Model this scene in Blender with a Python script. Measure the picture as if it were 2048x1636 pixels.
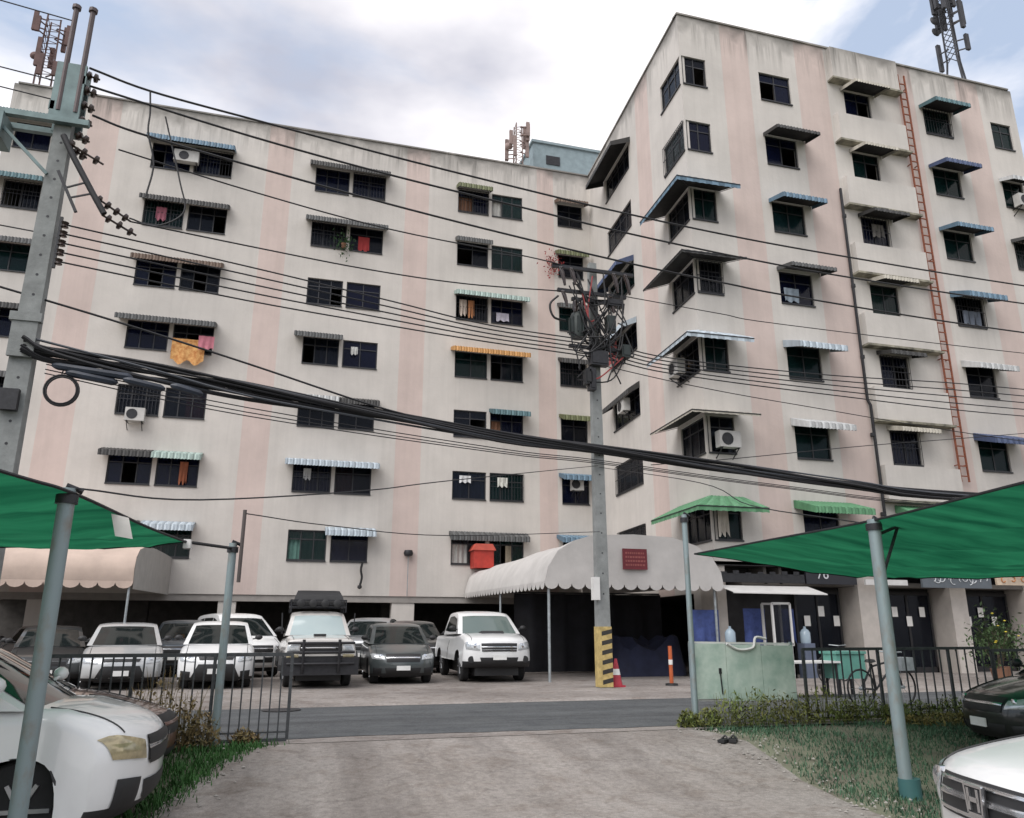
import bpy, math, random
from mathutils import Vector, Matrix
random.seed(7)
for o in list(bpy.data.objects): bpy.data.objects.remove(o)
S = bpy.context.scene
COL = S.collection
R = math.radians
# ------------------------------------------------------------------ camera
# world axes: x runs along the street, y away from the viewer across it, z up; road level is z = 0
cd = bpy.data.cameras.new('camera'); cam = bpy.data.objects.new('camera', cd); COL.objects.link(cam)
cd.sensor_width = 36.0; cd.lens = 36.0*1566.2/2048; cd.clip_start = 0.05; cd.clip_end = 3000
cam.location = (0, 0, 1.35); cam.rotation_euler = (R(90+15.82), 0, R(-16.016))
S.camera = cam
S.render.resolution_x, S.render.resolution_y = 1024, 818
# ------------------------------------------------------------------ sky, sun, exposure
SUN_EL, SUN_AZ = 50.0, -128.0            # azimuth measured from +y towards +x
W = bpy.data.worlds.new('World'); S.world = W; W.use_nodes = True
nt = W.node_tree; nt.nodes.clear()
def N(t, **k):
    n = nt.nodes.new(t)
    for a, b in k.items(): setattr(n, a, b)
    return n
sky = N('ShaderNodeTexSky', sky_type='NISHITA', sun_disc=False); sky.sun_elevation = R(SUN_EL); sky.sun_rotation = R(SUN_AZ)
sky.air_density = 1.2; sky.dust_density = 2.5
tc = N('ShaderNodeTexCoord')
mp = N('ShaderNodeMapping'); mp.inputs['Scale'].default_value = (1.0, 1.0, 2.2); mp.inputs['Location'].default_value = (1.7, 0.4, 0.2)
mp2 = N('ShaderNodeMapping'); mp2.inputs['Scale'].default_value = (1.0, 1.0, 2.2); mp2.inputs['Location'].default_value = (9.2, 0.2, 3.36)
n1 = N('ShaderNodeTexNoise'); n1.inputs['Scale'].default_value = 1.8; n1.inputs['Detail'].default_value = 7; n1.inputs['Roughness'].default_value = 0.55; n1.inputs['Distortion'].default_value = 0.3
cov = N('ShaderNodeValToRGB'); cov.color_ramp.elements[0].position = 0.37; cov.color_ramp.elements[1].position = 0.54
n2 = N('ShaderNodeTexNoise'); n2.inputs['Scale'].default_value = 1.55; n2.inputs['Detail'].default_value = 6; n2.inputs['Roughness'].default_value = 0.5
cc = N('ShaderNodeValToRGB')
cc.color_ramp.elements[0].position = 0.36; cc.color_ramp.elements[0].color = (4.6, 4.7, 5.5, 1)
cc.color_ramp.elements[1].position = 0.56; cc.color_ramp.elements[1].color = (11.2, 10.8, 10.8, 1)
pale = N('ShaderNodeMixRGB'); pale.inputs[0].default_value = 0.62; pale.inputs[2].default_value = (5.8, 6.8, 8.6, 1)
mx = N('ShaderNodeMixRGB'); bg = N('ShaderNodeBackground'); bg.inputs[1].default_value = 0.088; wo = N('ShaderNodeOutputWorld')
L_ = nt.links.new
L_(tc.outputs['Generated'], mp.inputs[0]); L_(mp.outputs[0], n1.inputs[0]); L_(tc.outputs['Generated'], mp2.inputs[0]); L_(mp2.outputs[0], n2.inputs[0])
L_(n1.outputs[0], cov.inputs[0]); L_(n2.outputs[0], cc.inputs[0])
L_(sky.outputs[0], pale.inputs[1]); L_(cov.outputs[0], mx.inputs[0]); L_(pale.outputs[0], mx.inputs[1]); L_(cc.outputs[0], mx.inputs[2])
L_(mx.outputs[0], bg.inputs[0]); L_(bg.outputs[0], wo.inputs[0])
sd = bpy.data.lights.new('sun', 'SUN'); sd.energy = 2.1; sd.angle = R(55); sd.color = (1.0, 0.97, 0.94)
sun = bpy.data.objects.new('sun', sd); COL.objects.link(sun)
dv = Vector((math.sin(R(SUN_AZ))*math.cos(R(SUN_EL)), math.cos(R(SUN_AZ))*math.cos(R(SUN_EL)), math.sin(R(SUN_EL))))
sun.rotation_euler = dv.to_track_quat('Z', 'Y').to_euler(); sun.location = (0, 0, 60)
vs = S.view_settings; vs.view_transform = 'Standard'; vs.look = 'None'; vs.exposure = 0.5; vs.gamma = 1.0; vs.use_curve_mapping = False

# ------------------------------------------------------------------ materials
MATS = {}
def pm(name, col, rough=0.7, metal=0.0, var=0.12, scale=3.0, bump=0.0, bscale=40.0, coat=0.0, spec=0.5, stretch=None, col2=None, thr=None):
    """procedural material: base colour mottled by noise (optionally blending to col2), optional bump"""
    if name in MATS: return MATS[name]
    m = bpy.data.materials.new(name); m.use_nodes = True; t = m.node_tree; b = t.nodes['Principled BSDF']
    b.inputs['Roughness'].default_value = rough; b.inputs['Metallic'].default_value = metal
    b.inputs['Specular IOR Level'].default_value = spec
    if coat: b.inputs['Coat Weight'].default_value = coat; b.inputs['Coat Roughness'].default_value = 0.06
    g = t.nodes.new('ShaderNodeTexCoord'); mpn = t.nodes.new('ShaderNodeMapping')
    if stretch: mpn.inputs['Scale'].default_value = stretch
    t.links.new(g.outputs['Object'], mpn.inputs[0])
    nz = t.nodes.new('ShaderNodeTexNoise'); nz.inputs['Scale'].default_value = scale; nz.inputs['Detail'].default_value = 6; nz.inputs['Roughness'].default_value = 0.6
    t.links.new(mpn.outputs[0], nz.inputs[0])
    rp = t.nodes.new('ShaderNodeValToRGB')
    a = tuple(max(0, c*(1-var)) for c in col); z = tuple(min(1, c*(1+var)) for c in (col2 or col))
    lo, hi = thr or (0.3, 0.7)
    rp.color_ramp.elements[0].position = lo; rp.color_ramp.elements[1].position = hi
    rp.color_ramp.elements[0].color = a+(1,); rp.color_ramp.elements[1].color = z+(1,)
    t.links.new(nz.outputs[0], rp.inputs[0]); t.links.new(rp.outputs[0], b.inputs['Base Color'])
    if bump:
        bn = t.nodes.new('ShaderNodeBump'); bn.inputs['Strength'].default_value = bump; bn.inputs['Distance'].default_value = 0.02
        n_ = t.nodes.new('ShaderNodeTexNoise'); n_.inputs['Scale'].default_value = bscale; n_.inputs['Detail'].default_value = 4
        t.links.new(g.outputs['Object'], n_.inputs[0]); t.links.new(n_.outputs[0], bn.inputs['Height']); t.links.new(bn.outputs[0], b.inputs['Normal'])
    MATS[name] = m; return m

def wall_mat(name, col, stain=(0.10, 0.095, 0.085)):
    """painted render with run-down streaks below the parapet and a little grime"""
    m = bpy.data.materials.new(name); m.use_nodes = True; t = m.node_tree; b = t.nodes['Principled BSDF']; b.inputs['Roughness'].default_value = 0.9
    n = lambda k: t.nodes.new(k); l = t.links.new
    g = n('ShaderNodeNewGeometry'); sx = n('ShaderNodeSeparateXYZ'); l(g.outputs['Position'], sx.inputs[0])
    # large mottling
    a = n('ShaderNodeTexNoise'); a.inputs['Scale'].default_value = 0.55; a.inputs['Detail'].default_value = 8; a.inputs['Roughness'].default_value = 0.65; l(g.outputs['Position'], a.inputs[0])
    ra = n('ShaderNodeValToRGB'); ra.color_ramp.elements[0].position = .3; ra.color_ramp.elements[1].position = .7
    ra.color_ramp.elements[0].color = tuple(c*.88 for c in col)+(1,); ra.color_ramp.elements[1].color = tuple(min(1, c*1.05) for c in col)+(1,)
    l(a.outputs[0], ra.inputs[0])
    # vertical streaks
    mp_ = n('ShaderNodeMapping'); mp_.inputs['Scale'].default_value = (3.2, 3.2, 0.16); l(g.outputs['Position'], mp_.inputs[0])
    s = n('ShaderNodeTexNoise'); s.inputs['Scale'].default_value = 1.0; s.inputs['Detail'].default_value = 5; s.inputs['Roughness'].default_value = .7; l(mp_.outputs[0], s.inputs[0])
    sr = n('ShaderNodeValToRGB'); sr.color_ramp.elements[0].position = .43; sr.color_ramp.elements[1].position = .68; l(s.outputs[0], sr.inputs[0])
    mr = n('ShaderNodeMapRange'); mr.inputs[1].default_value = 21.9; mr.inputs[2].default_value = 23.3; mr.inputs[3].default_value = 0.1; mr.inputs[4].default_value = 1.0; l(sx.outputs[2], mr.inputs[0])
    mu = n('ShaderNodeMath'); mu.operation = 'MULTIPLY'; l(sr.outputs[0], mu.inputs[0]); l(mr.outputs[0], mu.inputs[1])
    # blotchy dark band of algae along the coping, broken up by noise
    c = n('ShaderNodeTexNoise'); c.inputs['Scale'].default_value = 1.3; c.inputs['Detail'].default_value = 6; l(g.outputs['Position'], c.inputs[0])
    ad = n('ShaderNodeMath'); ad.operation = 'MULTIPLY_ADD'; ad.inputs[1].default_value = 1.6; l(c.outputs[0], ad.inputs[0]); l(sx.outputs[2], ad.inputs[2])
    mr2 = n('ShaderNodeMapRange'); mr2.inputs[1].default_value = 23.6; mr2.inputs[2].default_value = 24.4; mr2.inputs[3].default_value = 0; mr2.inputs[4].default_value = .9; l(ad.outputs[0], mr2.inputs[0])
    mxm = n('ShaderNodeMath'); mxm.operation = 'MAXIMUM'; l(mu.outputs[0], mxm.inputs[0]); l(mr2.outputs[0], mxm.inputs[1])
    mm = n('ShaderNodeMath'); mm.operation = 'MULTIPLY'; mm.inputs[1].default_value = .85; l(mxm.outputs[0], mm.inputs[0])
    mxc = n('ShaderNodeMixRGB'); mxc.inputs[2].default_value = stain+(1,); l(mm.outputs[0], mxc.inputs[0]); l(ra.outputs[0], mxc.inputs[1]); l(mxc.outputs[0], b.inputs['Base Color'])
    bn = n('ShaderNodeBump'); bn.inputs['Strength'].default_value = .25; bn.inputs['Distance'].default_value = .02
    f = n('ShaderNodeTexNoise'); f.inputs['Scale'].default_value = 9; f.inputs['Detail'].default_value = 6; l(g.outputs['Position'], f.inputs[0]); l(f.outputs[0], bn.inputs['Height']); l(bn.outputs[0], b.inputs['Normal'])
    MATS[name] = m; return m
CREAM = wall_mat('cream_render', (0.575, 0.54, 0.50)); PINK = wall_mat('pink_render', (0.575, 0.472, 0.43))
CEIL = pm('grimy_soffit', (0.3, 0.28, 0.26), .9)
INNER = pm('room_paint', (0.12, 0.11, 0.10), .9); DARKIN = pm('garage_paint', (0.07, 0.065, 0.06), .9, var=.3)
ALU = pm('bronze_aluminium', (0.035, 0.035, 0.038), .5, .3); WFRAME = pm('white_frame', (0.6, 0.58, 0.55), .6)
STEEL = pm('galvanised_steel', (0.34, 0.37, 0.38), .5, .55, var=.25, scale=9); DSTEEL = pm('dark_painted_steel', (0.025, 0.025, 0.028), .5, .3, var=.3, scale=12)
RUST = pm('rusty_steel', (0.23, 0.075, 0.04), .85, .2, var=.35, scale=14); BLACK = pm('black_rubber', (0.012, 0.012, 0.013), .6, var=.3)
CONC = pm('pole_concrete', (0.215, 0.225, 0.22), .9, var=.2, scale=4, bump=.3, bscale=30); CABLE = pm('cable_sheath', (0.012, 0.012, 0.014), .65, var=.3)
PORC = pm('brown_porcelain', (0.03, 0.018, 0.015), .25, var=.2); CHROME = pm('chrome', (0.65, 0.66, 0.68), .15, .95, var=.05)
LAMPG = pm('lamp_lens', (0.5, 0.52, 0.53), .08, .35, var=.2, scale=18, coat=.6); AMBER = pm('aged_lamp_lens', (0.42, 0.36, 0.22), .12, .3, var=.25, scale=14, coat=.5)
PLATE = pm('number_plate', (0.72, 0.72, 0.70), .45); RIM = pm('alloy_rim', (0.42, 0.43, 0.45), .3, .8)
WHITE = pm('white_plastic', (0.62, 0.61, 0.59), .55, var=.08); PAPER = pm('paper', (0.72, 0.70, 0.66), .9)
def glassy(name, col, alpha, rough=.07, spec=.5):
    m = bpy.data.materials.new(name); m.use_nodes = True; b = m.node_tree.nodes['Principled BSDF']; t = m.node_tree
    b.inputs['Base Color'].default_value = col+(1,); b.inputs['Roughness'].default_value = rough; b.inputs['Alpha'].default_value = alpha
    b.inputs['Specular IOR Level'].default_value = spec
    g = t.nodes.new('ShaderNodeTexCoord'); nz = t.nodes.new('ShaderNodeTexNoise'); nz.inputs['Scale'].default_value = 1.3
    t.links.new(g.outputs['Object'], nz.inputs[0]); bn = t.nodes.new('ShaderNodeBump'); bn.inputs['Strength'].default_value = .05; bn.inputs['Distance'].default_value = .03
    t.links.new(nz.outputs[0], bn.inputs['Height']); t.links.new(bn.outputs[0], b.inputs['Normal'])
    MATS[name] = m; return m
GLASS = [glassy('window_glass', (.008, .010, .016), .6, .12, .2), glassy('blue_window_glass', (.005, .007, .022), .75, .12, .22), glassy('green_window_glass', (.006, .02, .02), .65, .12, .2)]
CARGLASS = glassy('car_glass', (.012, .016, .016), 1.0, .05); CARGLASSL = glassy('car_glass_sunshade', (.36, .43, .43), 1.0, .12); CARGLASSREFL = glassy('car_glass_reflection', (.12, .155, .145), 1.0, .08)  # last one: pale green reflection mixed into the glass base colour

# ------------------------------------------------------------------ mesh helpers
class MB:
    def __init__(s): s.v = []; s.f = []; s.m = []
    def add(s, vs, fs, mi=0):
        b = len(s.v); s.v += [tuple(p) for p in vs]
        for f in fs: s.f.append(tuple(b+i for i in f)); s.m.append(mi)
        return s
    def quad(s, a, b, c, d, mi=0): return s.add([a, b, c, d], [(0, 1, 2, 3)], mi)
    def box(s, x0, x1, y0, y1, z0, z1, mi=0):
        v = [(x, y, z) for z in (z0, z1) for y in (y0, y1) for x in (x0, x1)]
        return s.add(v, [(0, 2, 3, 1), (4, 5, 7, 6), (0, 1, 5, 4), (2, 6, 7, 3), (0, 4, 6, 2), (1, 3, 7, 5)], mi)
    def bar(s, p, q, w, h=None, mi=0):
        """square bar from p to q"""
        p = Vector(p); q = Vector(q); d = (q-p); d.normalize(); h = h or w
        up = Vector((0, 0, 1)) if abs(d.z) < .95 else Vector((0, 1, 0))
        a = d.cross(up).normalized()*w/2; b = d.cross(a).normalized()*h/2
        v = [p+a+b, p-a+b, p-a-b, p+a-b, q+a+b, q-a+b, q-a-b, q+a-b]
        return s.add(v, [(0, 1, 2, 3), (7, 6, 5, 4), (0, 4, 5, 1), (1, 5, 6, 2), (2, 6, 7, 3), (3, 7, 4, 0)], mi)
    def tube(s, path, r, n=6, mi=0, caps=True):
        P = [Vector(p) for p in path]; rs = r if isinstance(r, (list, tuple)) else [r]*len(P); b = len(s.v)
        prev = None
        for i, p in enumerate(P):
            d = (P[min(i+1, len(P)-1)]-P[max(i-1, 0)]).normalized()
            up = Vector((0, 0, 1)) if abs(d.z) < .9 else Vector((0, 1, 0))
            a = d.cross(up).normalized()
            if prev is not None:
                a2 = prev-d*prev.dot(d)
                if a2.length > 1e-5: a = a2.normalized()
            prev = a; c = d.cross(a)
            for k in range(n):
                t = 2*math.pi*k/n; s.v.append(tuple(p+(a*math.cos(t)+c*math.sin(t))*rs[i]))
        for i in range(len(P)-1):
            for k in range(n):
                s.f.append((b+i*n+k, b+i*n+(k+1) % n, b+(i+1)*n+(k+1) % n, b+(i+1)*n+k)); s.m.append(mi)
        if caps:
            s.f.append(tuple(b+k for k in range(n))[::-1]); s.m.append(mi)
            s.f.append(tuple(b+(len(P)-1)*n+k for k in range(n))); s.m.append(mi)
        return s
    def lathe(s, prof, c=(0, 0, 0), n=12, mi=0, axis='z'):
        b = len(s.v); c = Vector(c)
        for r, h in prof:
            for k in range(n):
                t = 2*math.pi*k/n; x, y = r*math.cos(t), r*math.sin(t)
                p = {'z': (x, y, h), 'y': (x, h, y), 'x': (h, x, y)}[axis]; s.v.append(tuple(c+Vector(p)))
        for i in range(len(prof)-1):
            for k in range(n):
                s.f.append((b+i*n+k, b+i*n+(k+1) % n, b+(i+1)*n+(k+1) % n, b+(i+1)*n+k)); s.m.append(mi)
        s.f.append(tuple(b+k for k in range(n))); s.m.append(mi); s.f.append(tuple(b+(len(prof)-1)*n+k for k in range(n))); s.m.append(mi)
        return s
    def prism(s, poly, f0, f1, mi=0):
        """poly of 2D points mapped by f0 / f1 to the two end faces"""
        n = len(poly); v = [f0(*p) for p in poly]+[f1(*p) for p in poly]
        s.add(v, [tuple(range(n))[::-1], tuple(range(n, 2*n))]+[(i, (i+1) % n, n+(i+1) % n, n+i) for i in range(n)], mi); return s
    def mesh(s, name, mats, smooth=0):
        me = bpy.data.meshes.new(name); me.from_pydata(s.v, [], s.f)
        for m in (mats if isinstance(mats, (list, tuple)) else [mats]): me.materials.append(m)
        if len(me.materials) > 1: me.polygons.foreach_set('material_index', s.m)
        if smooth:
            me.polygons.foreach_set('use_smooth', [True]*len(me.polygons)); me.set_sharp_from_angle(angle=R(smooth))
        me.update(); return me
    def build(s, name, mats, parent=None, smooth=0, loc=None, rz=0):
        return link(name, s.mesh(name, mats, smooth), parent, loc, rz)
def link(name, me, parent=None, loc=None, rz=0):
    o = bpy.data.objects.new(name, me); COL.objects.link(o)
    if parent: o.parent = parent
    if loc is not None: o.location = loc
    if rz: o.rotation_euler = (0, 0, rz)
    return o
def world(o):
    """world location of an object whose ancestors are unrotated"""
    p = Vector(o.location)
    while o.parent: o = o.parent; p += Vector(o.location)
    return p
def wbuild(mb, name, mats, parent, smooth=0):
    """mesh given in world coordinates, parented to an unrotated thing"""
    w = world(parent)
    return mb.build(name, mats, parent, smooth, tuple(-w))
def tag(o, label=None, cat=None, group=None, kind=None):
    if label: o['label'] = label
    if cat: o['category'] = cat
    if group: o['group'] = group
    if kind: o['kind'] = kind
    return o
def thing(name, label, cat, loc=(0, 0, 0), rz=0, group=None):
    o = bpy.data.objects.new(name, None); COL.objects.link(o); o.location = loc; o.rotation_euler = (0, 0, rz); o.empty_display_size = .2
    return tag(o, label, cat, group)
def crom(pts, k=6):
    """Catmull-Rom through the points"""
    P = [Vector(p) for p in pts]; P = [P[0]*2-P[1]]+P+[P[-1]*2-P[-2]]; out = []
    for i in range(1, len(P)-2):
        for j in range(k):
            t = j/k; a, b, c, d = P[i-1:i+3]
            out.append(.5*((2*b)+(c-a)*t+(2*a-5*b+4*c-d)*t*t+(3*b-a-3*c+d)*t**3))
    return out+[P[-2]]
def text_mesh(body, size, ext=.004):
    cu = bpy.data.curves.new('t', 'FONT'); cu.body = body; cu.size = size; cu.extrude = ext; cu.align_x = 'CENTER'; cu.align_y = 'CENTER'
    o = bpy.data.objects.new('t', cu); COL.objects.link(o); dg = bpy.context.evaluated_depsgraph_get()
    me = bpy.data.meshes.new_from_object(o.evaluated_get(dg)); bpy.data.objects.remove(o); return me

# ------------------------------------------------------------------ ground, road, drive
def ground_mat(name, c1, c2, stain, crack=.0, fine=14.0, track=None):
    m = bpy.data.materials.new(name); m.use_nodes = True; t = m.node_tree; b = t.nodes['Principled BSDF']; b.inputs['Roughness'].default_value = .92; b.inputs['Specular IOR Level'].default_value = .25
    n = lambda k: t.nodes.new(k); l = t.links.new; g = n('ShaderNodeNewGeometry')
    def nz(sc, d=8, r_=.65, dist=0):
        q = n('ShaderNodeTexNoise'); q.inputs['Scale'].default_value = sc; q.inputs['Detail'].default_value = d; q.inputs['Roughness'].default_value = r_; q.inputs['Distortion'].default_value = dist; l(g.outputs['Position'], q.inputs[0]); return q
    def ramp(src, a, b_, ca, cb):
        q = n('ShaderNodeValToRGB'); q.color_ramp.elements[0].position = a; q.color_ramp.elements[1].position = b_; q.color_ramp.elements[0].color = ca; q.color_ramp.elements[1].color = cb; l(src, q.inputs[0]); return q
    def mul(a, b_, f=1.0):
        q = n('ShaderNodeMixRGB'); q.blend_type = 'MULTIPLY'; q.inputs[0].default_value = f; l(a, q.inputs[1]); l(b_, q.inputs[2]); return q.outputs[0]
    base = ramp(nz(.8).outputs[0], .35, .65, c1+(1,), c2+(1,)).outputs[0]
    base = mul(base, ramp(nz(fine, 5, .7).outputs[0], .3, .62, (.72, .72, .72, 1), (1.08, 1.08, 1.08, 1)).outputs[0])
    base = mul(base, ramp(nz(2.6, 9, .7, .6).outputs[0], .36, .5, tuple(stain)+(1,), (1, 1, 1, 1)).outputs[0], .8)
    base = mul(base, ramp(nz(90, 2, .5).outputs[0], .35, .6, (.8, .8, .8, 1), (1.05, 1.05, 1.05, 1)).outputs[0])
    if track:      # worn wheel tracks
        mpg = n('ShaderNodeMapping'); mpg.inputs['Scale'].default_value = track; l(g.outputs['Position'], mpg.inputs[0]); tq = nz(1.0, 4, .6); l(mpg.outputs[0], tq.inputs[0])
        base = mul(base, ramp(tq.outputs[0], .38, .58, (.74, .73, .73, 1), (1.05, 1.05, 1.05, 1)).outputs[0])
    if crack:
        v = n('ShaderNodeTexVoronoi'); v.feature = 'DISTANCE_TO_EDGE'; v.inputs['Scale'].default_value = .38
        w = nz(1.6, 5); ad = n('ShaderNodeVectorMath'); ad.operation = 'MULTIPLY_ADD'; ad.inputs[1].default_value = (.9, .9, .9); l(w.outputs['Color'], ad.inputs[0]); l(g.outputs['Position'], ad.inputs[2]); l(ad.outputs[0], v.inputs['Vector'])
        base = mul(base, ramp(v.outputs['Distance'], .0, .012, (.45, .43, .42, 1), (1, 1, 1, 1)).outputs[0], crack)
    l(base, b.inputs['Base Color']); bn = n('ShaderNodeBump'); bn.inputs['Strength'].default_value = .5; bn.inputs['Distance'].default_value = .02; l(nz(30, 6, .7).outputs[0], bn.inputs['Height']); l(bn.outputs[0], b.inputs['Normal'])
    MATS[name] = m; return m
def gz(y):
    t = min(1, max(0, (y-7.6)/3.2)); t = t*t*(3-2*t); return -.3+.3*t
SOIL = pm('soil', (0.16, 0.135, 0.105), .95, var=.3, scale=1.6, bump=.5, bscale=22, col2=(0.14, 0.15, 0.10))
DRIVE = ground_mat('worn_concrete', (.265, .238, .216), (.318, .292, .27), (.76, .72, .69), .35, 14.0, (1.1, .12, 1))
ASPH = ground_mat('old_asphalt', (.085, .09, .094), (.115, .121, .123), (.75, .75, .78), .3, 22, (.08, 1.5, 1))
PAVE = ground_mat('dusty_concrete', (.26, .234, .214), (.315, .288, .267), (.72, .66, .62), .35, 14.0, (.35, .35, 1))
ys = [-900, -60, -10, 0, 3, 5, 6, 7, 7.6, 8, 8.4, 8.8, 9.2, 9.6, 10, 10.4, 10.8, 11.2, 16, 50, 900]
xs = [-900, -60, -20, -10, -5, 0, 5, 10, 20, 60, 900]
g = MB(); nx = len(xs)
g.add([(x, y, gz(y)-.02) for y in ys for x in xs], [(j*nx+i, j*nx+i+1, (j+1)*nx+i+1, (j+1)*nx+i) for j in range(len(ys)-1) for i in range(nx-1)])
tag(g.build('ground', SOIL), kind='structure')
g = MB(); LE = [(-3.2, -20), (-3.2, 0), (-2.6, 3), (-1.75, 6), (-1.25, 7.4), (-1.02, 8.3), (-.75, 9.1), (-.5, 9.9), (-.25, 10.5), (.05, 10.85)]
RE = [(4.2, -20), (4.4, 0), (4.9, 3), (5.45, 6), (5.66, 7.4), (5.78, 8.3), (5.95, 9.1), (6.1, 9.9), (5.98, 10.5), (5.75, 10.85)]
nn = 14; pts = []
for i, (a, b) in enumerate(zip(LE, RE)):
    for k in range(nn+1):
        t = k/nn; jx = (random.uniform(-.05, .05) if k in (0, nn) and 2 < i else 0)
        x = a[0]+(b[0]-a[0])*t+jx; y = a[1]+(b[1]-a[1])*t; pts.append((x, y, gz(y)-.002))
g.add(pts, [(i*(nn+1)+k, i*(nn+1)+k+1, (i+1)*(nn+1)+k+1, (i+1)*(nn+1)+k) for i in range(len(LE)-1) for k in range(nn)])
tag(g.build('driveway', DRIVE), kind='structure')
g = MB(); g.quad((-200, 10.85, .003), (200, 10.85, .003), (200, 11.35, .003), (-200, 11.35, .003)); tag(g.build('road_shoulder', PAVE), kind='structure')
g = MB(); rx = [-200, -60]+[-20+i*.4 for i in range(151)]+[60, 200]; rj = random.Random(9)
lo = [11.27+.05*math.sin(x*.9)+rj.uniform(-.05, .05) for x in rx]; hi = [15.72+.06*math.sin(x*.6+1)+rj.uniform(-.06, .04) for x in rx]; q_ = len(rx)
g.add([(x, y, .008) for x, y in zip(rx, lo)]+[(x, y, .008) for x, y in zip(rx, hi)], [(i, i+1, q_+i+1, q_+i) for i in range(q_-1)]); tag(g.build('road', ASPH), kind='structure')
g = MB(); g.box(-200, 200, 15.8, 60, -.2, .03); g.quad((-200, 15.6, .004), (200, 15.6, .004), (200, 15.8, .03), (-200, 15.8, .03)); tag(g.build('parking_apron', PAVE), kind='structure')
# ------------------------------------------------------------------ apartment building
class Facade:
    def __init__(s, O, e, z_off=0):
        l = math.hypot(*e); s.O = O; s.e = (e[0]/l, e[1]/l); s.n = (s.e[1], -s.e[0]); s.rz = math.atan2(s.e[1], s.e[0])
    def P(s, u, z, w=0): return (s.O[0]+s.e[0]*u+s.n[0]*w, s.O[1]+s.e[1]*u+s.n[1]*w, z)
FL = Facade((0, 32.65), (1, 0)); FR = Facade((0, 21.54), (1, 0)); FS = Facade((13.4, 32.65), (-.8, -11.11)); SL = 11.139
Z0, DZ, WH = 4.05, 2.75, 1.2
ROWS = range(7)
def zs(k): return Z0+DZ*k
TOP = 23.55
BLD = thing('apartment_building', 'L-shaped seven-storey cream and pink apartment block with many awnings', 'building', (8, 30, 0))
def wall(F, u0, u1, z0, z1, holes, stripes, depth=.2, name='wall'):
    us = sorted({u0, u1}|{a for h in holes for a in h[:2]}|{min(max(a, u0), u1) for s_ in stripes for a in s_}); zz = sorted({z0, z1}|{a for h in holes for a in h[2:4]})
    mb = MB()
    inh = lambda u, z: any(h[0] < u < h[1] and h[2] < z < h[3] for h in holes)
    for i in range(len(us)-1):
        uc = (us[i]+us[i+1])/2; mi = 1 if any(a < uc < b for a, b in stripes) else 0
        j = 0
        while j < len(zz)-1:
            if inh(uc, (zz[j]+zz[j+1])/2): j += 1; continue
            k = j
            while k+1 < len(zz)-1 and not inh(uc, (zz[k+1]+zz[k+2])/2): k += 1
            mb.quad(F.P(us[i], zz[j]), F.P(us[i+1], zz[j]), F.P(us[i+1], zz[k+1]), F.P(us[i], zz[k+1]), mi); j = k+1
    for a, b, c, d in holes:
        for p, q in (((a, c), (b, c)), ((b, c), (b, d)), ((b, d), (a, d)), ((a, d), (a, c))):
            mb.quad(F.P(*p), F.P(*q), F.P(*q, -depth), F.P(*p, -depth), 0)
    mb.quad(F.P(u0, z0), F.P(u1, z0), F.P(u1, z0, -depth), F.P(u0, z0, -depth))
    return wbuild(mb, name, [CREAM, PINK], BLD)
cols_L = [(-12.05, -10.7), (-6.8, -5.22), (-5.06, -3.5), (.08, 1.6), (1.76, 3.25), (6.7, 8.2), (8.36, 9.9), (11.7, 13.0)]
cols_R = [(12.66, 13.65), (15.9, 17.25), (19.69, 20.9), (23.45, 24.78), (26.9, 27.95)]
cols_S = [(2.56, 5.65), (9.25, SL-.06)]
cells = lambda cols: [(a, b, zs(k), zs(k)+WH) for a, b in cols for k in ROWS]
wall(FL, -12.2, 13.45, 2.7, TOP, cells(cols_L), [(-9.4, -8.2), (-2.05, -.95), (4.2, 5.3), (10.65, 11.5)])
wall(FR, 12.6, 28.15, 3.3, TOP, cells(cols_R), [(14.35, 15.5), (17.6, 18.95), (22.3, 23.1), (25.35, 26.5)])
wall(FS, 0, SL, 0.03, TOP, cells(cols_S)+[(.5, 9.5, .03, 2.5)], [(6.6, 8.0)])
# rear, ends, roof and the rooms behind the windows
m = MB(); m.box(-12.2, 13.45, 44.0, 44.2, .03, TOP); m.box(-12.4, -12.2, 32.65, 44.2, 2.7, TOP); m.box(28.15, 28.35, 21.54, 44.2, .03, TOP); m.box(13.45, 28.15, 44.0, 44.2, .03, TOP)
wbuild(m, 'rear_wall', CREAM, BLD)
m = MB(); m.box(-12.1, 28.1, 32.85, 43.9, 22.7, 22.9); m.box(13.5, 28.1, 21.75, 32.85, 22.7, 22.9); wbuild(m, 'roof', CEIL, BLD)
m = MB()   # coping on the parapet
for F, a, b in ((FL, -12.25, 13.4), (FR, 12.55, 28.2), (FS, 0, SL)):
    m.prism([(a, TOP), (b, TOP), (b, TOP+.07), (a, TOP+.07)], lambda u, z, F=F: F.P(u, z, .05), lambda u, z, F=F: F.P(u, z, -.28))
wbuild(m, 'coping', CREAM, BLD)
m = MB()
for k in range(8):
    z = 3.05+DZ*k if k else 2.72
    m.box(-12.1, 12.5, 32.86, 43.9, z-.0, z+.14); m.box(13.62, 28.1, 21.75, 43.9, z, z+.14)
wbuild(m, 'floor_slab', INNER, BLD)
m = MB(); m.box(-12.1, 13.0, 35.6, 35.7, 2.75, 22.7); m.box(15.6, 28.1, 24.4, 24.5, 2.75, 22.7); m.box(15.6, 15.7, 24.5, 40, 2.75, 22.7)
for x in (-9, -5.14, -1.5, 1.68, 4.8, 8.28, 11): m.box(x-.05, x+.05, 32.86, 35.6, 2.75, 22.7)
for x in (15, 18.6, 22.5, 25.8): m.box(x-.05, x+.05, 21.75, 24.4, 2.75, 22.7)
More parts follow.
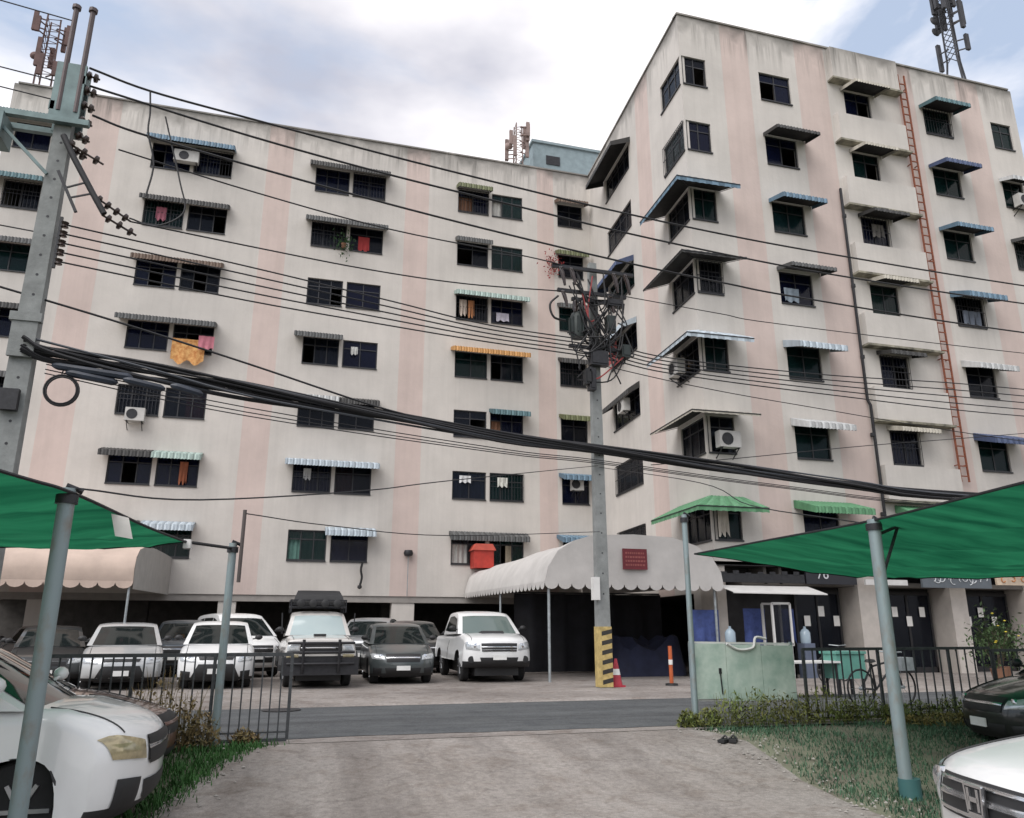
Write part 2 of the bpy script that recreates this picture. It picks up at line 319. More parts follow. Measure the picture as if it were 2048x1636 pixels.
m.box(13.8, 15.6, 25.5, 25.6, 2.75, 22.7); m.box(14.4, 14.5, 21.75, 25.5, 2.75, 22.7); m.box(13.8, 15.6, 30.8, 30.9, 2.75, 22.7)
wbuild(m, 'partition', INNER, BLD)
# garage under the far wing
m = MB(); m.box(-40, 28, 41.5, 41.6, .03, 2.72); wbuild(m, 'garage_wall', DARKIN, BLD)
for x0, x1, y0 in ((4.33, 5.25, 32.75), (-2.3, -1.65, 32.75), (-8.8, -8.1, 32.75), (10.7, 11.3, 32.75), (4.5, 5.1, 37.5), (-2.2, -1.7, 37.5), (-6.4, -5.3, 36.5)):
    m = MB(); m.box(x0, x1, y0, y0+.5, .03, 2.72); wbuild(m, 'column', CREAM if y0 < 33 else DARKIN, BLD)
m = MB(); m.box(-12.2, 13.3, 32.7, 33.1, 2.45, 2.7); wbuild(m, 'beam', CEIL, BLD)
# ---- windows: frame (one part each) with panes and now and then a curtain
CURT = [pm('curtain_%s' % n, c, .9, var=.15, scale=8) for n, c in (('beige', (.42, .36, .27)), ('blue', (.08, .13, .28)), ('green', (.10, .2, .17)), ('red', (.3, .07, .06)), ('white', (.5, .49, .46)), ('brown', (.2, .1, .06)))]
cache = {}
def window(F, u0, u1, k, panes=None, gl=0, curtain=None, white=False, grille=False, openp=None):
    w = round(u1-u0, 2); n = panes or (4 if w > 2.4 else 3 if w > 1.5 else 2); key = (w, n, white)
    if key not in cache:
        f = MB(); t = .045
        f.box(0, w, .06, .12, 0, t); f.box(0, w, .06, .12, WH-t, WH); f.box(0, t, .06, .12, t, WH-t); f.box(w-t, w, .06, .12, t, WH-t)
        for i in range(1, n): f.box(w*i/n-.02, w*i/n+.02, .065, .115, t, WH-t)
        f.box(t, w-t, .07, .11, .82, .86)
        f.box(0, w, -.05, .06, -.05, 0); cache[key] = f.mesh('window', WFRAME if white else ALU)
        p = MB(); p.box(0, w/n-.045, 0, .008, 0, .775); p2 = MB(); p2.box(0, w/n-.045, 0, .008, 0, WH-.045-.86)
        cache[key, 'p'] = [p.mesh('pane', G) for G in GLASS]; cache[key, 'q'] = [p2.mesh('pane', G) for G in GLASS]
    fo = link('window', cache[key], BLD); fo.location = Vector(F.P(u0, zs(k)))-Vector(BLD.location); fo.rotation_euler = (0, 0, F.rz)
    for i in range(n):
        if openp is None or i not in openp:
            o = link('pane', cache[key, 'p'][gl], fo, (w*i/n+.0225, .086+.012*(i % 2), .045))
        o = link('pane', cache[key, 'q'][gl], fo, (w*i/n+.0225, .088, .86))
    if curtain is not None:
        c = MB(); a, b = curtain[1]*w, curtain[2]*w; nseg = max(6, int((b-a)/.06)); ph = random.random()*6
        pts = [(a+(b-a)*i/nseg, .2+.035*math.sin(i*1.9+ph)+.01*math.sin(i*.7)) for i in range(nseg+1)]
        c.add([(x, y, z) for z in (.03, WH+.02) for x, y in pts], [(i, i+1, nseg+2+i, nseg+1+i) for i in range(nseg)])
        c.build('curtain', CURT[curtain[0]], fo, smooth=60)
    if grille:
        gm = MB(); nb = int(w/.13)
        for i in range(nb+1): gm.bar((w*i/nb, -.05, .02), (w*i/nb, -.05, WH-.02), .014)
        for z in (.02, .6, WH-.02): gm.bar((0, -.05, z), (w, -.05, z), .02)
        gm.build('grille', DSTEEL, fo)
    return fo
rnd = random.Random(3)
for ci, (a, b) in enumerate(cols_L):
    for k in ROWS:
        cu = (rnd.randrange(6), rnd.choice([0, 0, .5]), rnd.choice([.5, 1, 1])) if rnd.random() < .42 else None
        if cu and cu[1] >= cu[2]: cu = (cu[0], 0, 1)
        window(FL, a, b, k, gl=rnd.choice([0, 0, 1, 2]), curtain=cu, white=rnd.random() < .03, grille=rnd.random() < .22, openp=[rnd.randrange(3)] if rnd.random() < .5 else None)
for ci, (a, b) in enumerate(cols_R):
    for k in ROWS:
        cu = (rnd.choice([0, 1, 2, 4]), rnd.choice([0, .5]), 1) if rnd.random() < .4 else None
        window(FR, a, b, k, gl=rnd.choice([0, 1, 2]) if not (ci == 1 and k == 6) else 1, curtain=cu, grille=rnd.random() < .15, openp=[rnd.randrange(2)] if rnd.random() < .4 else None)
for a, b in cols_S:
    for k in ROWS:
        window(FS, a, b, k, gl=rnd.choice([0, 0, 2]), curtain=(4, .1, .5) if rnd.random() < .2 else None, grille=rnd.random() < .3)
# ---- awnings: ribbed sheet, valance, side cheeks and stays
AW = {n: pm('awning_'+n, c, .6, var=.22, scale=5, stretch=(1, 1, .3)) for n, c in dict(blue=(.085, .145, .2), light=(.33, .38, .42), teal=(.06, .12, .135), grey=(.06, .062, .062), dark=(.028, .027, .026),
      brown=(.09, .055, .035), cream=(.42, .39, .33), orange=(.42, .21, .06), green=(.08, .22, .11), olive=(.09, .1, .04), navy=(.045, .065, .13), white=(.52, .53, .53), pale=(.28, .36, .33)).items()}
UNDERSHADE = pm('awning_shade_black', (.02, .019, .018), .75, .2, var=.35, scale=6)  # near-black layer below each awning sheet, underside shade put into its colour
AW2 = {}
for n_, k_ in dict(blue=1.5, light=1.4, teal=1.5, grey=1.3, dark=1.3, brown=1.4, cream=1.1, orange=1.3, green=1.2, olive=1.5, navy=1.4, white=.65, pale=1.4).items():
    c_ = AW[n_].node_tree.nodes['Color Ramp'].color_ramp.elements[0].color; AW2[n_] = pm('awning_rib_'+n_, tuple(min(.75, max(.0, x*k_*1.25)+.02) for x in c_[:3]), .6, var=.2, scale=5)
def awning(F, u0, u1, zt, col, proj=.7, drop=.3, val=.13, rib=.12, cheeks=True, name='awning'):
    mb = MB(); n = max(4, int((u1-u0)/rib)*2); b = 0; rows = []
    for (w, z, amp) in ((.01, zt, .008), (proj, zt-drop, .008), (proj+.012, zt-drop-val, .008)):
        rows.append([F.P(u0+(u1-u0)*i/n, z+(amp if i % 2 else -amp), w+(amp if i % 2 else -amp)*1.5) for i in range(n+1)])
    for i in range(n): mb.add([rows[r][i+d_] for r in range(3) for d_ in (0, 1)], [(0, 1, 3, 2), (2, 3, 5, 4)], (i//2) % 2)
    if cheeks:
        for u in (u0, u1): mb.add([F.P(u, zt, .012), F.P(u, zt-drop, proj), F.P(u, zt-drop-val, proj), F.P(u, zt-drop*.75, .012)], [(0, 1, 2, 3)])
    o = wbuild(mb, name, [AW[col], AW2[col]], BLD)
    un = MB(); un.add([F.P(u0+.02, zt-.03, .012), F.P(u1-.02, zt-.03, .012), F.P(u1-.02, zt-drop-.03, proj-.012), F.P(u0+.02, zt-drop-.03, proj-.012), F.P(u0+.02, zt-drop-val, proj-.006), F.P(u1-.02, zt-drop-val, proj-.006)], [(0, 1, 2, 3), (3, 2, 5, 4)]); un.build('underside_shade', UNDERSHADE, o)
    st = MB(); w_ = world(o)
    for u in (u0+.12, u1-.12):
        st.bar(F.P(u, zt-.06, .02), F.P(u, zt-drop-.03, proj-.03), .014)
    st.bar(F.P(u0+.03, zt-drop-.03, proj-.03), F.P(u1-.03, zt-drop-.03, proj-.03), .022)
    so = st.build('stay', DSTEEL, o); so.location = (0, 0, 0)
    return o
def wt(k): return zs(k)+WH
A0, A1, B0, B1, C0, C1 = -6.95, -3.4, -.1, 3.4, 6.6, 10.05
for (u0, u1, k, col, pr) in [(A0, A1, 6, 'blue', .6), (A0, A1, 5, 'dark', .35), (A0, A1, 4, 'brown', .35), (A0-.2, A1, 3, 'grey', .6), (A0-.1, -5.2, 1, 'dark', .5), (-5.2, A1, 1, 'pale', .5), (-5.3, A1, 0, 'light', .6), (A0, -5.4, 0, 'grey', .5),
     (B0-.1, B1, 6, 'dark', .45), (B0-.1, B1, 5, 'grey', .45), (B0-.2, 1.7, 3, 'grey', .55), (B0, 1.7, 2, 'white', .6), (1.7, B1, 2, 'dark', .4), (B0-.15, B1+.1, 1, 'light', .65), (1.5, B1+.1, 0, 'light', .55),
     (C0, 8.25, 6, 'olive', .5), (C0, 8.3, 5, 'grey', .4), (C0, C1, 4, 'pale', .55), (C0-.1, C1, 3, 'orange', .6), (8.3, C1, 2, 'teal', .55), (C0, C1, 0, 'grey', .3),
     (11.55, 13.1, 6, 'brown', .5), (11.55, 13.1, 5, 'olive', .4), (11.6, 13.1, 4, 'grey', .4), (11.6, 13.1, 3, 'dark', .4), (11.6, 13.1, 2, 'olive', .5), (11.55, 13.1, 1, 'blue', .6), (11.4, 13.1, 0, 'blue', .7),
     (-12.9, -10.5, 6, 'teal', .8), (-12.7, -10.5, 5, 'teal', .6), (-12.2, -10.5, 4, 'grey', .5), (-12.2, -10.5, 3, 'dark', .5), (-12.2, -10.5, 2, 'grey', .5)]:
    awning(FL, u0, u1, wt(k)+.16, col, pr+.15, .2, .22)
for (u0, u1, k, col, pr) in [(15.75, 17.75, 5, 'dark', .75), (15.7, 17.7, 4, 'blue', .75), (15.75, 17.75, 3, 'grey', .75), (15.7, 17.75, 2, 'light', .8), (15.7, 17.7, 1, 'white', .8), (15.5, 17.9, 0, 'green', .95),
     (19.45, 21.25, 6, 'cream', .75), (19.5, 21.2, 5, 'cream', .75), (19.5, 21.25, 4, 'dark', .75), (19.5, 21.2, 3, 'cream', .75), (19.5, 21.2, 2, 'dark', .6), (19.5, 21.3, 1, 'cream', .62), (19.4, 21.3, 0, 'green', .62),
     (23.2, 25.1, 6, 'teal', .75), (23.2, 25.1, 5, 'navy', .75), (23.2, 25.1, 4, 'blue', .75), (23.2, 25.15, 3, 'blue', .75), (23.2, 25.15, 2, 'white', .7), (23.2, 25.3, 1, 'navy', .75), (26.7, 28.1, 4, 'grey', .6), (26.7, 28.1, 5, 'white', .5)]:
    lit = col in ('light', 'blue', 'teal', 'navy', 'green', 'white'); awning(FR, u0+.08, u1-.12, wt(k)+(.06 if k > 3 else .14), col, pr+.12, *((.2, .18 if lit else .13) if k > 3 else (.34, .2) if lit else (.2, .14)))
for (u0, u1, k, col, pr) in [(2.3, 5.9, 6, 'dark', .8), (2.5, 5.7, 4, 'navy', .7), (2.5, 5.7, 3, 'light', .6), (2.5, 5.7, 2, 'dark', .4)]:
    awning(FS, u0, u1, wt(k)+.12, col, pr+.1, .35, .2)
def wrap_awning(k, col, ua, ub, proj=.95, drop=.34, val=.1):
    """awning that turns the corner of the nearer wing"""
    zt = wt(k)+(.06 if k > 2 else .16); mb = MB(); c = Vector(FR.P(12.6, 0)); nS = Vector((FS.n[0], FS.n[1], 0)); nR = Vector((0, -1, 0))
    inner = [Vector(FS.P(SL-ua, 0, .01)), c+(nS+nR)*.01, Vector(FR.P(12.6+ub, 0, .01))]
    outer = [Vector(FS.P(SL-ua-.25, 0, proj)), c+(nS+nR)*proj, Vector(FR.P(12.6+ub+.25, 0, proj))]
    IN, OUT = [], []
    for s_ in range(2):
        n = max(6, int((inner[s_+1]-inner[s_]).length/.06))
        for i in range(n+(s_ == 1)):
            t = i/n; IN.append(inner[s_].lerp(inner[s_+1], t)); OUT.append(outer[s_].lerp(outer[s_+1], t))
    q = len(IN); v = []
    for z, row in ((zt, IN), (zt-drop, OUT), (zt-drop-val, OUT)):
        for i, p in enumerate(row): v.append((p.x, p.y, z+(.009 if i % 2 else -.009)))
    for i in range(q-1): mb.add([v[r*q+i+d_] for r in range(3) for d_ in (0, 1)], [(0, 1, 3, 2), (2, 3, 5, 4)], (i//2) % 2)
    o = wbuild(mb, 'awning', [AW[col], AW2[col]], BLD)
    un = MB(); un.add([(p.x, p.y, z-.03) for z, row in ((zt, inner), (zt-drop, outer)) for p in row], [(0, 1, 4, 3), (1, 2, 5, 4)]); un.build('underside_shade', UNDERSHADE, o)
    st = MB()
    for a, b in zip(inner, outer):
        st.bar((a.x, a.y, zt-.06), (b.x, b.y, zt-drop-.05), .016)
    for i in range(2): st.bar((outer[i].x, outer[i].y, zt-drop-.03), (outer[i+1].x, outer[i+1].y, zt-drop-.03), .03)
    st.build('stay', DSTEEL, o)
for k, col in ((4, 'blue'), (3, 'dark'), (2, 'light'), (1, 'cream'), (0, 'green')): wrap_awning(k, col, 2.1 if k else 2.4, 1.2, .92, *((.24, .18) if k == 4 else (.45, .16) if col in ('light', 'green') else (.24, .1)))
# ---- stacked spandrel boxes of the stair bay, with a drain pipe
MOSS_SHADE = pm('moss_and_shade_concrete', (.1, .095, .075), .95, var=.4, scale=2.5, col2=(.3, .28, .22))  # ledge colour holds moss and the shadow under the bay boxes together
for k in range(7):
    z0 = wt(k)+.28; z1 = z0+1.18 if k < 6 else TOP-.1
    m = MB(); m.box(19.08, 22.2, 21.28, 21.54, z0, z1); so = wbuild(m, 'spandrel', CREAM, BLD); m = MB(); m.box(19.0, 22.28, 21.2, 21.54, z0-.08, z0-.002); m.build('ledge', MOSS_SHADE, so)
m = MB(); m.box(19.08, 22.2, 21.28, 21.54, 3.3, 3.95); wbuild(m, 'spandrel', CREAM, BLD)
m = MB(); m.tube([(18.88, 21.45, 17.2), (18.88, 21.45, 9.0), (18.95, 21.42, 8.8), (18.95, 21.42, 3.2)], .05, 8)
for z in (16, 13.2, 10.5, 7.7, 5): m.tube([(18.9, 21.45, z), (18.9, 21.45, z+.12)], .075, 8)
wbuild(m, 'drain_pipe', DSTEEL, BLD, 40)
m = MB(); m.box(11.55, 15.6, 36, 39, 22.9, 27.45); m.box(11.45, 15.7, 35.9, 39.1, 27.45, 27.6)
o = wbuild(m, 'rooftop_room', pm('teal_render', (.24, .30, .32), .9, var=.15), BLD)
m = MB(); m.box(12.3, 13.1, 35.96, 36.0, 26.2, 26.75); wbuild(m, 'vent', DSTEEL, o)
# ---- shop fronts on the ground floor of the nearer wing
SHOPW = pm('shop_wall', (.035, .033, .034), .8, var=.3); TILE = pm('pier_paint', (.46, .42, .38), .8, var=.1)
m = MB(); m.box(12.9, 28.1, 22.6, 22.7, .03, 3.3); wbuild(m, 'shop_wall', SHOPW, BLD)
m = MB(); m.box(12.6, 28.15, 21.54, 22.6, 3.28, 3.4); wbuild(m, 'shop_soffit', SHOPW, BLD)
for x0, x1 in ((12.62, 12.95), (17.7, 18.55), (21.3, 21.95), (24.6, 25.3), (27.8, 28.1)):
    m = MB(); m.box(x0, x1, 21.6, 22.55, .03, 3.28); wbuild(m, 'pier', TILE, BLD)
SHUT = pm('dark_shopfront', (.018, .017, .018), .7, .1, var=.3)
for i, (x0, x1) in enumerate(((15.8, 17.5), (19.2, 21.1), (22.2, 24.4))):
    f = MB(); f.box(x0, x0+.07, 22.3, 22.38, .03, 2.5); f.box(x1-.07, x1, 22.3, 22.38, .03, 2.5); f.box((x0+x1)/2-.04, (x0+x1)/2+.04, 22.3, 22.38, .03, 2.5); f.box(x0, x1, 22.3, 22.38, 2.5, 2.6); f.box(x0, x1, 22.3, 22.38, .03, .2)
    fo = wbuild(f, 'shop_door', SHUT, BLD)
    for a, b in ((x0+.07, (x0+x1)/2-.04), ((x0+x1)/2+.04, x1-.07)):
        p = MB(); p.box(a, b, 22.33, 22.34, .2, 2.5); p.build('pane', GLASS[0], fo)
    for j in range(3):
        p = MB(); px = x0+.3+.55*j; pz = 1.5+.3*((j+i) % 2); p.box(px, px+.22, 22.285, 22.29, pz, pz+.32); p.build('notice', PAPER, fo)
# ------------------------------------------------------------------ canvas canopies
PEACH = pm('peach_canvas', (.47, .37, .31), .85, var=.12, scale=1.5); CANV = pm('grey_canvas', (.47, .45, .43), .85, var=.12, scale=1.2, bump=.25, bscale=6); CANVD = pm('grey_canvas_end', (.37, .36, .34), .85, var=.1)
t = thing('canvas_canopy', 'peach canvas canopy with scalloped edge in front of the far wing garage', 'canopy', (-9, 29, .03))
prof = [(25.0, 2.72), (24.93, 3.05), (25.08, 3.4), (25.5, 3.66), (26.6, 3.86), (28.5, 3.96), (30.6, 4.0), (32.6, 4.02)]
m = MB(); q = len(prof)
m.add([(x, y, z) for x in (-16, -12, -8, -4.1) for y, z in prof], [(i*q+j, i*q+j+1, (i+1)*q+j+1, (i+1)*q+j) for i in range(3) for j in range(q-1)])
wbuild(m, 'roof_sheet', PEACH, t, 60)
def scallops(x0, x1, y, z, n, depth=.16):
    mb = MB(); w = (x1-x0)/n
    for i in range(n):
        a = x0+i*w; pts = [(a, z)]+[(a+w*(1-math.cos(math.pi*j/6))/2, z-.05-depth*math.sin(math.pi*j/6)) for j in range(7)]+[(a+w, z)]
        mb.add([(x, y, zz) for x, zz in pts], [tuple(range(len(pts)))])
    return mb
wbuild(scallops(-16, -4.1, 24.995, 2.722, 26), 'valance', PEACH, t)
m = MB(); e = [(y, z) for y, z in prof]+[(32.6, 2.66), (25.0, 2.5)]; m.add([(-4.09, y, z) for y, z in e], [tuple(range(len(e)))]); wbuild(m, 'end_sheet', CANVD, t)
for x in (-4.2, -8.1, -12): 
    m = MB(); m.tube([(x, 25.1, .03), (x, 25.1, 3.3)], .035, 8); wbuild(m, 'post', STEEL, t, 40)
t = thing('entrance_canopy', 'grey canvas barrel canopy over the dark entrance between the two wings', 'canopy', (9.6, 26, .03))
pf = [(6.9, 2.66), (7.0, 3.05), (7.3, 3.5), (7.75, 3.78), (8.3, 3.95), (9.6, 4.02), (10.85, 3.97), (11.6, 3.75), (12.1, 3.4), (12.35, 3.0), (12.4, 2.66)]
pb = [(7.3, 2.85), (7.35, 3.1), (7.5, 3.5), (7.75, 3.75), (8.3, 3.88), (9.6, 3.92), (10.85, 3.9), (11.8, 3.75), (12.3, 3.45), (12.5, 3.1), (12.55, 2.8)]
m = MB(); q = len(pf); st = 7
def sag(i): return -.10*math.sin(i/st*math.pi*3)**2
m.add([(a[0]+(b[0]-a[0])*i/st, 20.8+11.75*i/st, a[1]+(b[1]-a[1])*i/st+sag(i)*(.4 if j in (0, q-1) else 1)) for i in range(st+1) for j, (a, b) in enumerate(zip(pf, pb))],
      [(i*q+j, i*q+j+1, (i+1)*q+j+1, (i+1)*q+j) for i in range(st) for j in range(q-1)])
wbuild(m, 'roof_sheet', CANV, t, 50)
m = MB(); m.add([(x, 20.8, z) for x, z in pf], [tuple(range(q))]); wbuild(m, 'front_sheet', CANV, t)
wbuild(scallops(6.9, 12.4, 20.795, 2.664, 14), 'valance', CANV, t)
m = scallops(20.8, 32.5, 0, 0, 26); m.v = [(6.9+.4*(x-20.8)/11.75-.004, x, z+2.66+.19*(x-20.8)/11.75) for x, _, z in m.v]; wbuild(m, 'valance', CANV, t)
for x, y in ((7.08, 21.0), (12.2, 21.0), (7.2, 26.5)):
    m = MB(); m.tube([(x, y, .03), (x, y, 3.0)], .04, 8); wbuild(m, 'post', STEEL, t, 40)
m = MB(); m.bar((7.0, 20.9, 2.62), (12.3, 20.9, 2.62), .05); wbuild(m, 'crossbar', STEEL, t)
PASSAGE_SHADE = pm('passage_shade_black', (.009, .009, .012), .9, var=.4, scale=2)  # added sheet, its near-black colour paints the deep shade of the passage
t = thing('shade_screen', 'added near-black screen standing in for the shade at the back of the entrance passage', 'screen', (9.9, 25.2, .03)); nq = 40
m = MB(); m.add([(-2.6+5.2*i/nq, .07*math.sin(i*.9)+.03*math.sin(i*2.3), z) for z in (.05, 2.5) for i in range(nq+1)], [(i, i+1, nq+2+i, nq+1+i) for i in range(nq)]); m.build('sheet', PASSAGE_SHADE, t, 60)
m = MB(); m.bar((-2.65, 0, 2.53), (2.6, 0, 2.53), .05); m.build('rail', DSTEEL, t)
t = thing('goods_pile', 'pile of goods under a navy cover in the shade of the entrance canopy', 'goods', (11.0, 23.4, .03))
m = MB(); rq = random.Random(4); gx, gy = 9, 6
m.add([(-1.2+2.4*i/gx, -.7+1.4*j/gy, (0 if i in (0, gx) or j in (0, gy) else .95+rq.uniform(-.25, .3))) for j in range(gy+1) for i in range(gx+1)], [(j*(gx+1)+i, j*(gx+1)+i+1, (j+1)*(gx+1)+i+1, (j+1)*(gx+1)+i) for j in range(gy) for i in range(gx)]); m.build('cover', pm('navy_cover', (.014, .017, .04), .85, var=.3), t, 50)
t = thing('red_sign', 'small dark red sign hung on the front of the entrance canopy', 'sign', (9.58, 20.72, 3.02))
m = MB(); m.box(-.37, .37, -.02, .03, 0, .58); m.build('board', pm('maroon_sign', (.13, .012, .018), .5, var=.15), t)
MAR = pm('faded_lettering', (.28, .08, .07), .6)
for j in range(4):
    m = MB(); x = -.3
    while x < .28:
        w = random.uniform(.03, .07); m.box(x, x+w, -.026, -.02, .1+.11*j, .1+.11*j+.05); x += w+.025
    m.build('print_line', MAR, t)
# ------------------------------------------------------------------ ladder, masts, fittings on the building
t = thing('ladder', 'rusty red iron ladder running down the front beside the stair bay', 'ladder', (22.42, 21.35, 6.3))
for x in (-.17, .17):
    m = MB(); m.bar((x, 0, 0), (x*.9+.0, 0, 16.6), .05); m.build('rail', RUST, t)
rg = MB(); rg.bar((-.17, 0, 0), (.17, 0, 0), .035); rme = rg.mesh('rung', RUST)
for i in range(46): link('rung', rme, t, (0, 0, .2+i*.355))
for z in (.6, 4.5, 8.5, 12.5, 16):
    m = MB(); m.bar((-.17, 0, z), (-.17, .2, z), .03); m.bar((.17, 0, z), (.17, .2, z), .03); m.build('bracket', RUST, t)
def mast(label, x, y, z0, h, w, seed, mat, tip=True, legs=True, n=8):
    NP = n
    t = thing('antenna_mast', label, 'antenna', (x, y, z0), group=None); rr = random.Random(seed)
    m = MB()
    for a in (0, 2.1, 4.2):
        px, py = w*math.cos(a), w*math.sin(a)
        m.bar((px*(2.2 if legs else 1), py*(2.2 if legs else 1), -.7), (px, py, h*.3), .06); m.bar((px, py, h*.3), (px*.8, py*.8, h), .055)
    n = int(h/.45)
    for i in range(n):
        z = h*.3+(h*.7)*i/n
        for a in (0, 2.1, 4.2):
            b = a+2.1; m.bar((w*math.cos(a)*.9, w*math.sin(a)*.9, z), (w*math.cos(b)*.9, w*math.sin(b)*.9, z+(h*.7)/n), .025)
    m.build('lattice', mat, t)
    for i in range(NP):
        a = rr.uniform(0, 6.28); z = h*rr.uniform(.36, .95); r_ = w+.28; l = rr.uniform(.7, 1.5); px, py = r_*math.cos(a), r_*math.sin(a)
        m = MB(); m.box(px-.09, px+.09, py-.06, py+.06, z-l/2, z+l/2); m.bar((px, py, z+.2), (w*.5*math.cos(a), w*.5*math.sin(a), z+.2), .045); m.bar((px, py, z-.3), (w*.5*math.cos(a), w*.5*math.sin(a), z-.3), .045)
        m.build('panel_antenna', mat, t)
    for i in range(3):
        a = rr.uniform(0, 6.28); z = h*rr.uniform(.4, .8); m = MB(); c = (w*1.6*math.cos(a), w*1.6*math.sin(a), z)
        m.lathe([(.02, 0), (.16, .03), (.22, .1), (.2, .1)], c, 12, axis='y'); m.build('dish', mat, t, 40)
    return t
MASTB = pm('mast_brown', (.10, .055, .05), .7, .2, var=.3); MASTD = pm('mast_grey', (.05, .05, .055), .6, .3, var=.3); MASTP = pm('mast_pale_brown', (.27, .2, .18), .7, .2, var=.3)
mast('brown antenna mast on the far left end of the roof, behind the concrete pole', -11.9, 34.0, 23.5, 4.6, .38, 1, MASTB, legs=False)
mast('pale brown antenna mast beside the small teal rooftop room', 10.35, 35.0, 24.0, 3.6, .3, 2, MASTP, legs=False)
mast('tall dark antenna mast on the roof of the nearer wing', 26.75, 22.5, 23.6, 6.4, .3, 3, MASTD, n=13)
def ac(label, F, u, z, w=.75):
    t = thing('air_conditioner', label, 'air conditioner', F.P(u, z, .3), F.rz, 'air conditioner units on the facades')
    m = MB(); m.box(-w/2, w/2, -.14, .14, 0, .52); m.build('casing', pm('aged_white_metal', (.45, .44, .42), .6, var=.15), t)
    m = MB(); m.lathe([(.2, 0), (.2, -.012), (.17, -.012), (.17, -.004), (.02, -.004)], (-.1, -.142, .26), 16, axis='y'); m.build('fan_grille', DSTEEL, t)
    for x in (-w/2+.08, w/2-.08):
        m = MB(); m.bar((x, -.16, -.02), (x, .3, -.02), .03); m.bar((x, -.14, -.02), (x, .3, -.3), .025); m.build('bracket', DSTEEL, t)
for a in [('white air conditioner on the top floor window of the far wing under the blue awning', FL, -5.35, zs(6)+.25, 1.0), ('white air conditioner on the corner window below the light blue wrap-round awning', FS, 9.9, zs(2)+.15),
          ('white air conditioner on the corner window below the cream wrap-round awning', FR, 13.2, zs(1)+.1), ('white air conditioner on the far wing window beneath the blue awning nearest the inner corner', FL, 12.3, zs(1)+.55, .55),
          ('white air conditioner at the right end of the nearer wing, second floor from the top', FR, 27.5, zs(5)-.1), ('grey boxed air conditioner under the far wing window left of the cable bundle crossing', FL, -6.0, zs(2)-.35, .7), ('white air conditioner on the side face window just above the cable bundle', FS, 4.6, zs(2)+.3)]: ac(*a)
def cloth(name, label, cat, F, u, z, w, h, col, out=.35, grp=None, seed=1):
    rr = random.Random(seed); mb = MB(); n = 12; k = 8
    mb.add([F.P(u+w*i/n, z-h*j/k*(1-.12*math.sin(i*1.1+seed)), out+.03*math.sin(i*1.3+j*.2+seed)*(.3+j/k)) for j in range(k+1) for i in range(n+1)],
           [(j*(n+1)+i, j*(n+1)+i+1, (j+1)*(n+1)+i+1, (j+1)*(n+1)+i) for j in range(k) for i in range(n)])
    o = mb.build(name, col, smooth=60); return tag(o, label, cat, grp)
cloth('laundry', 'orange patterned cloth hung out of a far wing window above the cable bundle', 'laundry', FL, -5.0, zs(3)+.45, 1.25, 1.0, pm('orange_cloth', (.6, .2, .05), .9, var=.3, scale=7, col2=(.6, .36, .14)))
cloth('laundry', 'pink cloth hung beside the orange cloth on the far wing', 'laundry', FL, -4.0, zs(3)+.6, .6, .55, pm('pink_cloth', (.45, .16, .2), .9, var=.2), .5, seed=3)
cloth('laundry', 'red cloth hanging inside the far wing window on the second floor from the top', 'laundry', FL, 2.15, zs(5)+.75, .5, .7, pm('red_cloth', (.35, .04, .04), .9), -.05, seed=2)
cloth('laundry', 'pale towel hung at the corner window under the green wrap-round awning', 'laundry', FR, 12.75, zs(0)+.95, .35, .8, pm('pale_cloth', (.5, .46, .4), .9), .12, seed=4)
cloth('laundry', 'red blanket hung at the side face window behind the transformer pole', 'laundry', FS, 3.0, zs(3)+.9, 1.1, .9, pm('red_blanket', (.32, .08, .08), .9, var=.3), .3, seed=5)
for i_, (u_, k_, z_, w_, h_, c_, lb_) in enumerate(((6.85, 4, .95, .35, .75, (.5, .42, .36), 'pale shirt hung at the far wing window under the pale green awning'), (7.25, 4, .95, .3, .8, (.5, .22, .1), 'orange shirt hung at the far wing window under the pale green awning'), (8.6, 4, .5, .6, .4, (.5, .48, .55), 'pale bundle on the sill of the far wing window under the pale green awning'),
        (7.0, 1, 1.0, .5, .3, (.55, .55, .55), 'white washing hung at the far wing window above the small red box'), (8.7, 1, 1.0, .45, .4, (.55, .55, .5), 'white towel hung at the far wing window above the small red box, right half'), (.5, 1, .95, .3, .45, (.5, .5, .5), 'grey shirt hung under the long light blue awning of the far wing'),
        (-6.3, 5, .85, .4, .6, (.35, .12, .16), 'dark pink shirt hung at the far wing window behind the looped drop wire'), (2.1, 3, .9, .3, .35, (.5, .5, .48), 'small white cloth hung at the far wing window above the cable bundle, middle column'), (-4.2, 1, .95, .3, .85, (.3, .1, .05), 'rust coloured cloth hung under the pale green awning at the left of the far wing'),
        (20.1, 4, .9, .5, .5, (.14, .13, .12), 'dark cloth hung at the stair bay window, third floor from the top'), (23.7, 3, .6, .8, .55, (.14, .16, .2), 'blue-grey cloth hung at the window right of the ladder, fourth floor from the top'), (16.0, 3, .55, .6, .5, (.2, .24, .28), 'blue-grey cloth hung at the nearer wing window left of the drain pipe'))):
    cloth('laundry', lb_, 'laundry', FL if u_ < 12 else FR, u_, zs(k_)+z_, w_, h_, pm('cloth_%d' % i_, c_, .9, var=.2, scale=6), .06, seed=20+i_)
t = thing('red_box', 'red metal box with a pitched cap fixed beside the lowest far wing window', 'box', (7.95, 32.2, 3.85))
m = MB(); m.box(-.42, .42, -.3, .4, 0, .72); m.build('case', pm('red_paint', (.42, .035, .022), .5, var=.2), t)
m = MB(); m.prism([(-.5, .72), (.5, .72), (.36, .98), (-.36, .98)], lambda x, z: (x, -.38, z), lambda x, z: (x, .42, z)); m.build('cap', pm('red_cap', (.5, .09, .06), .5, var=.2), t)
t = thing('wall_lamp', 'small round dark lamp on a thin stem on the pink stripe of the far wing', 'lamp', (4.9, 32.5, 2.7))
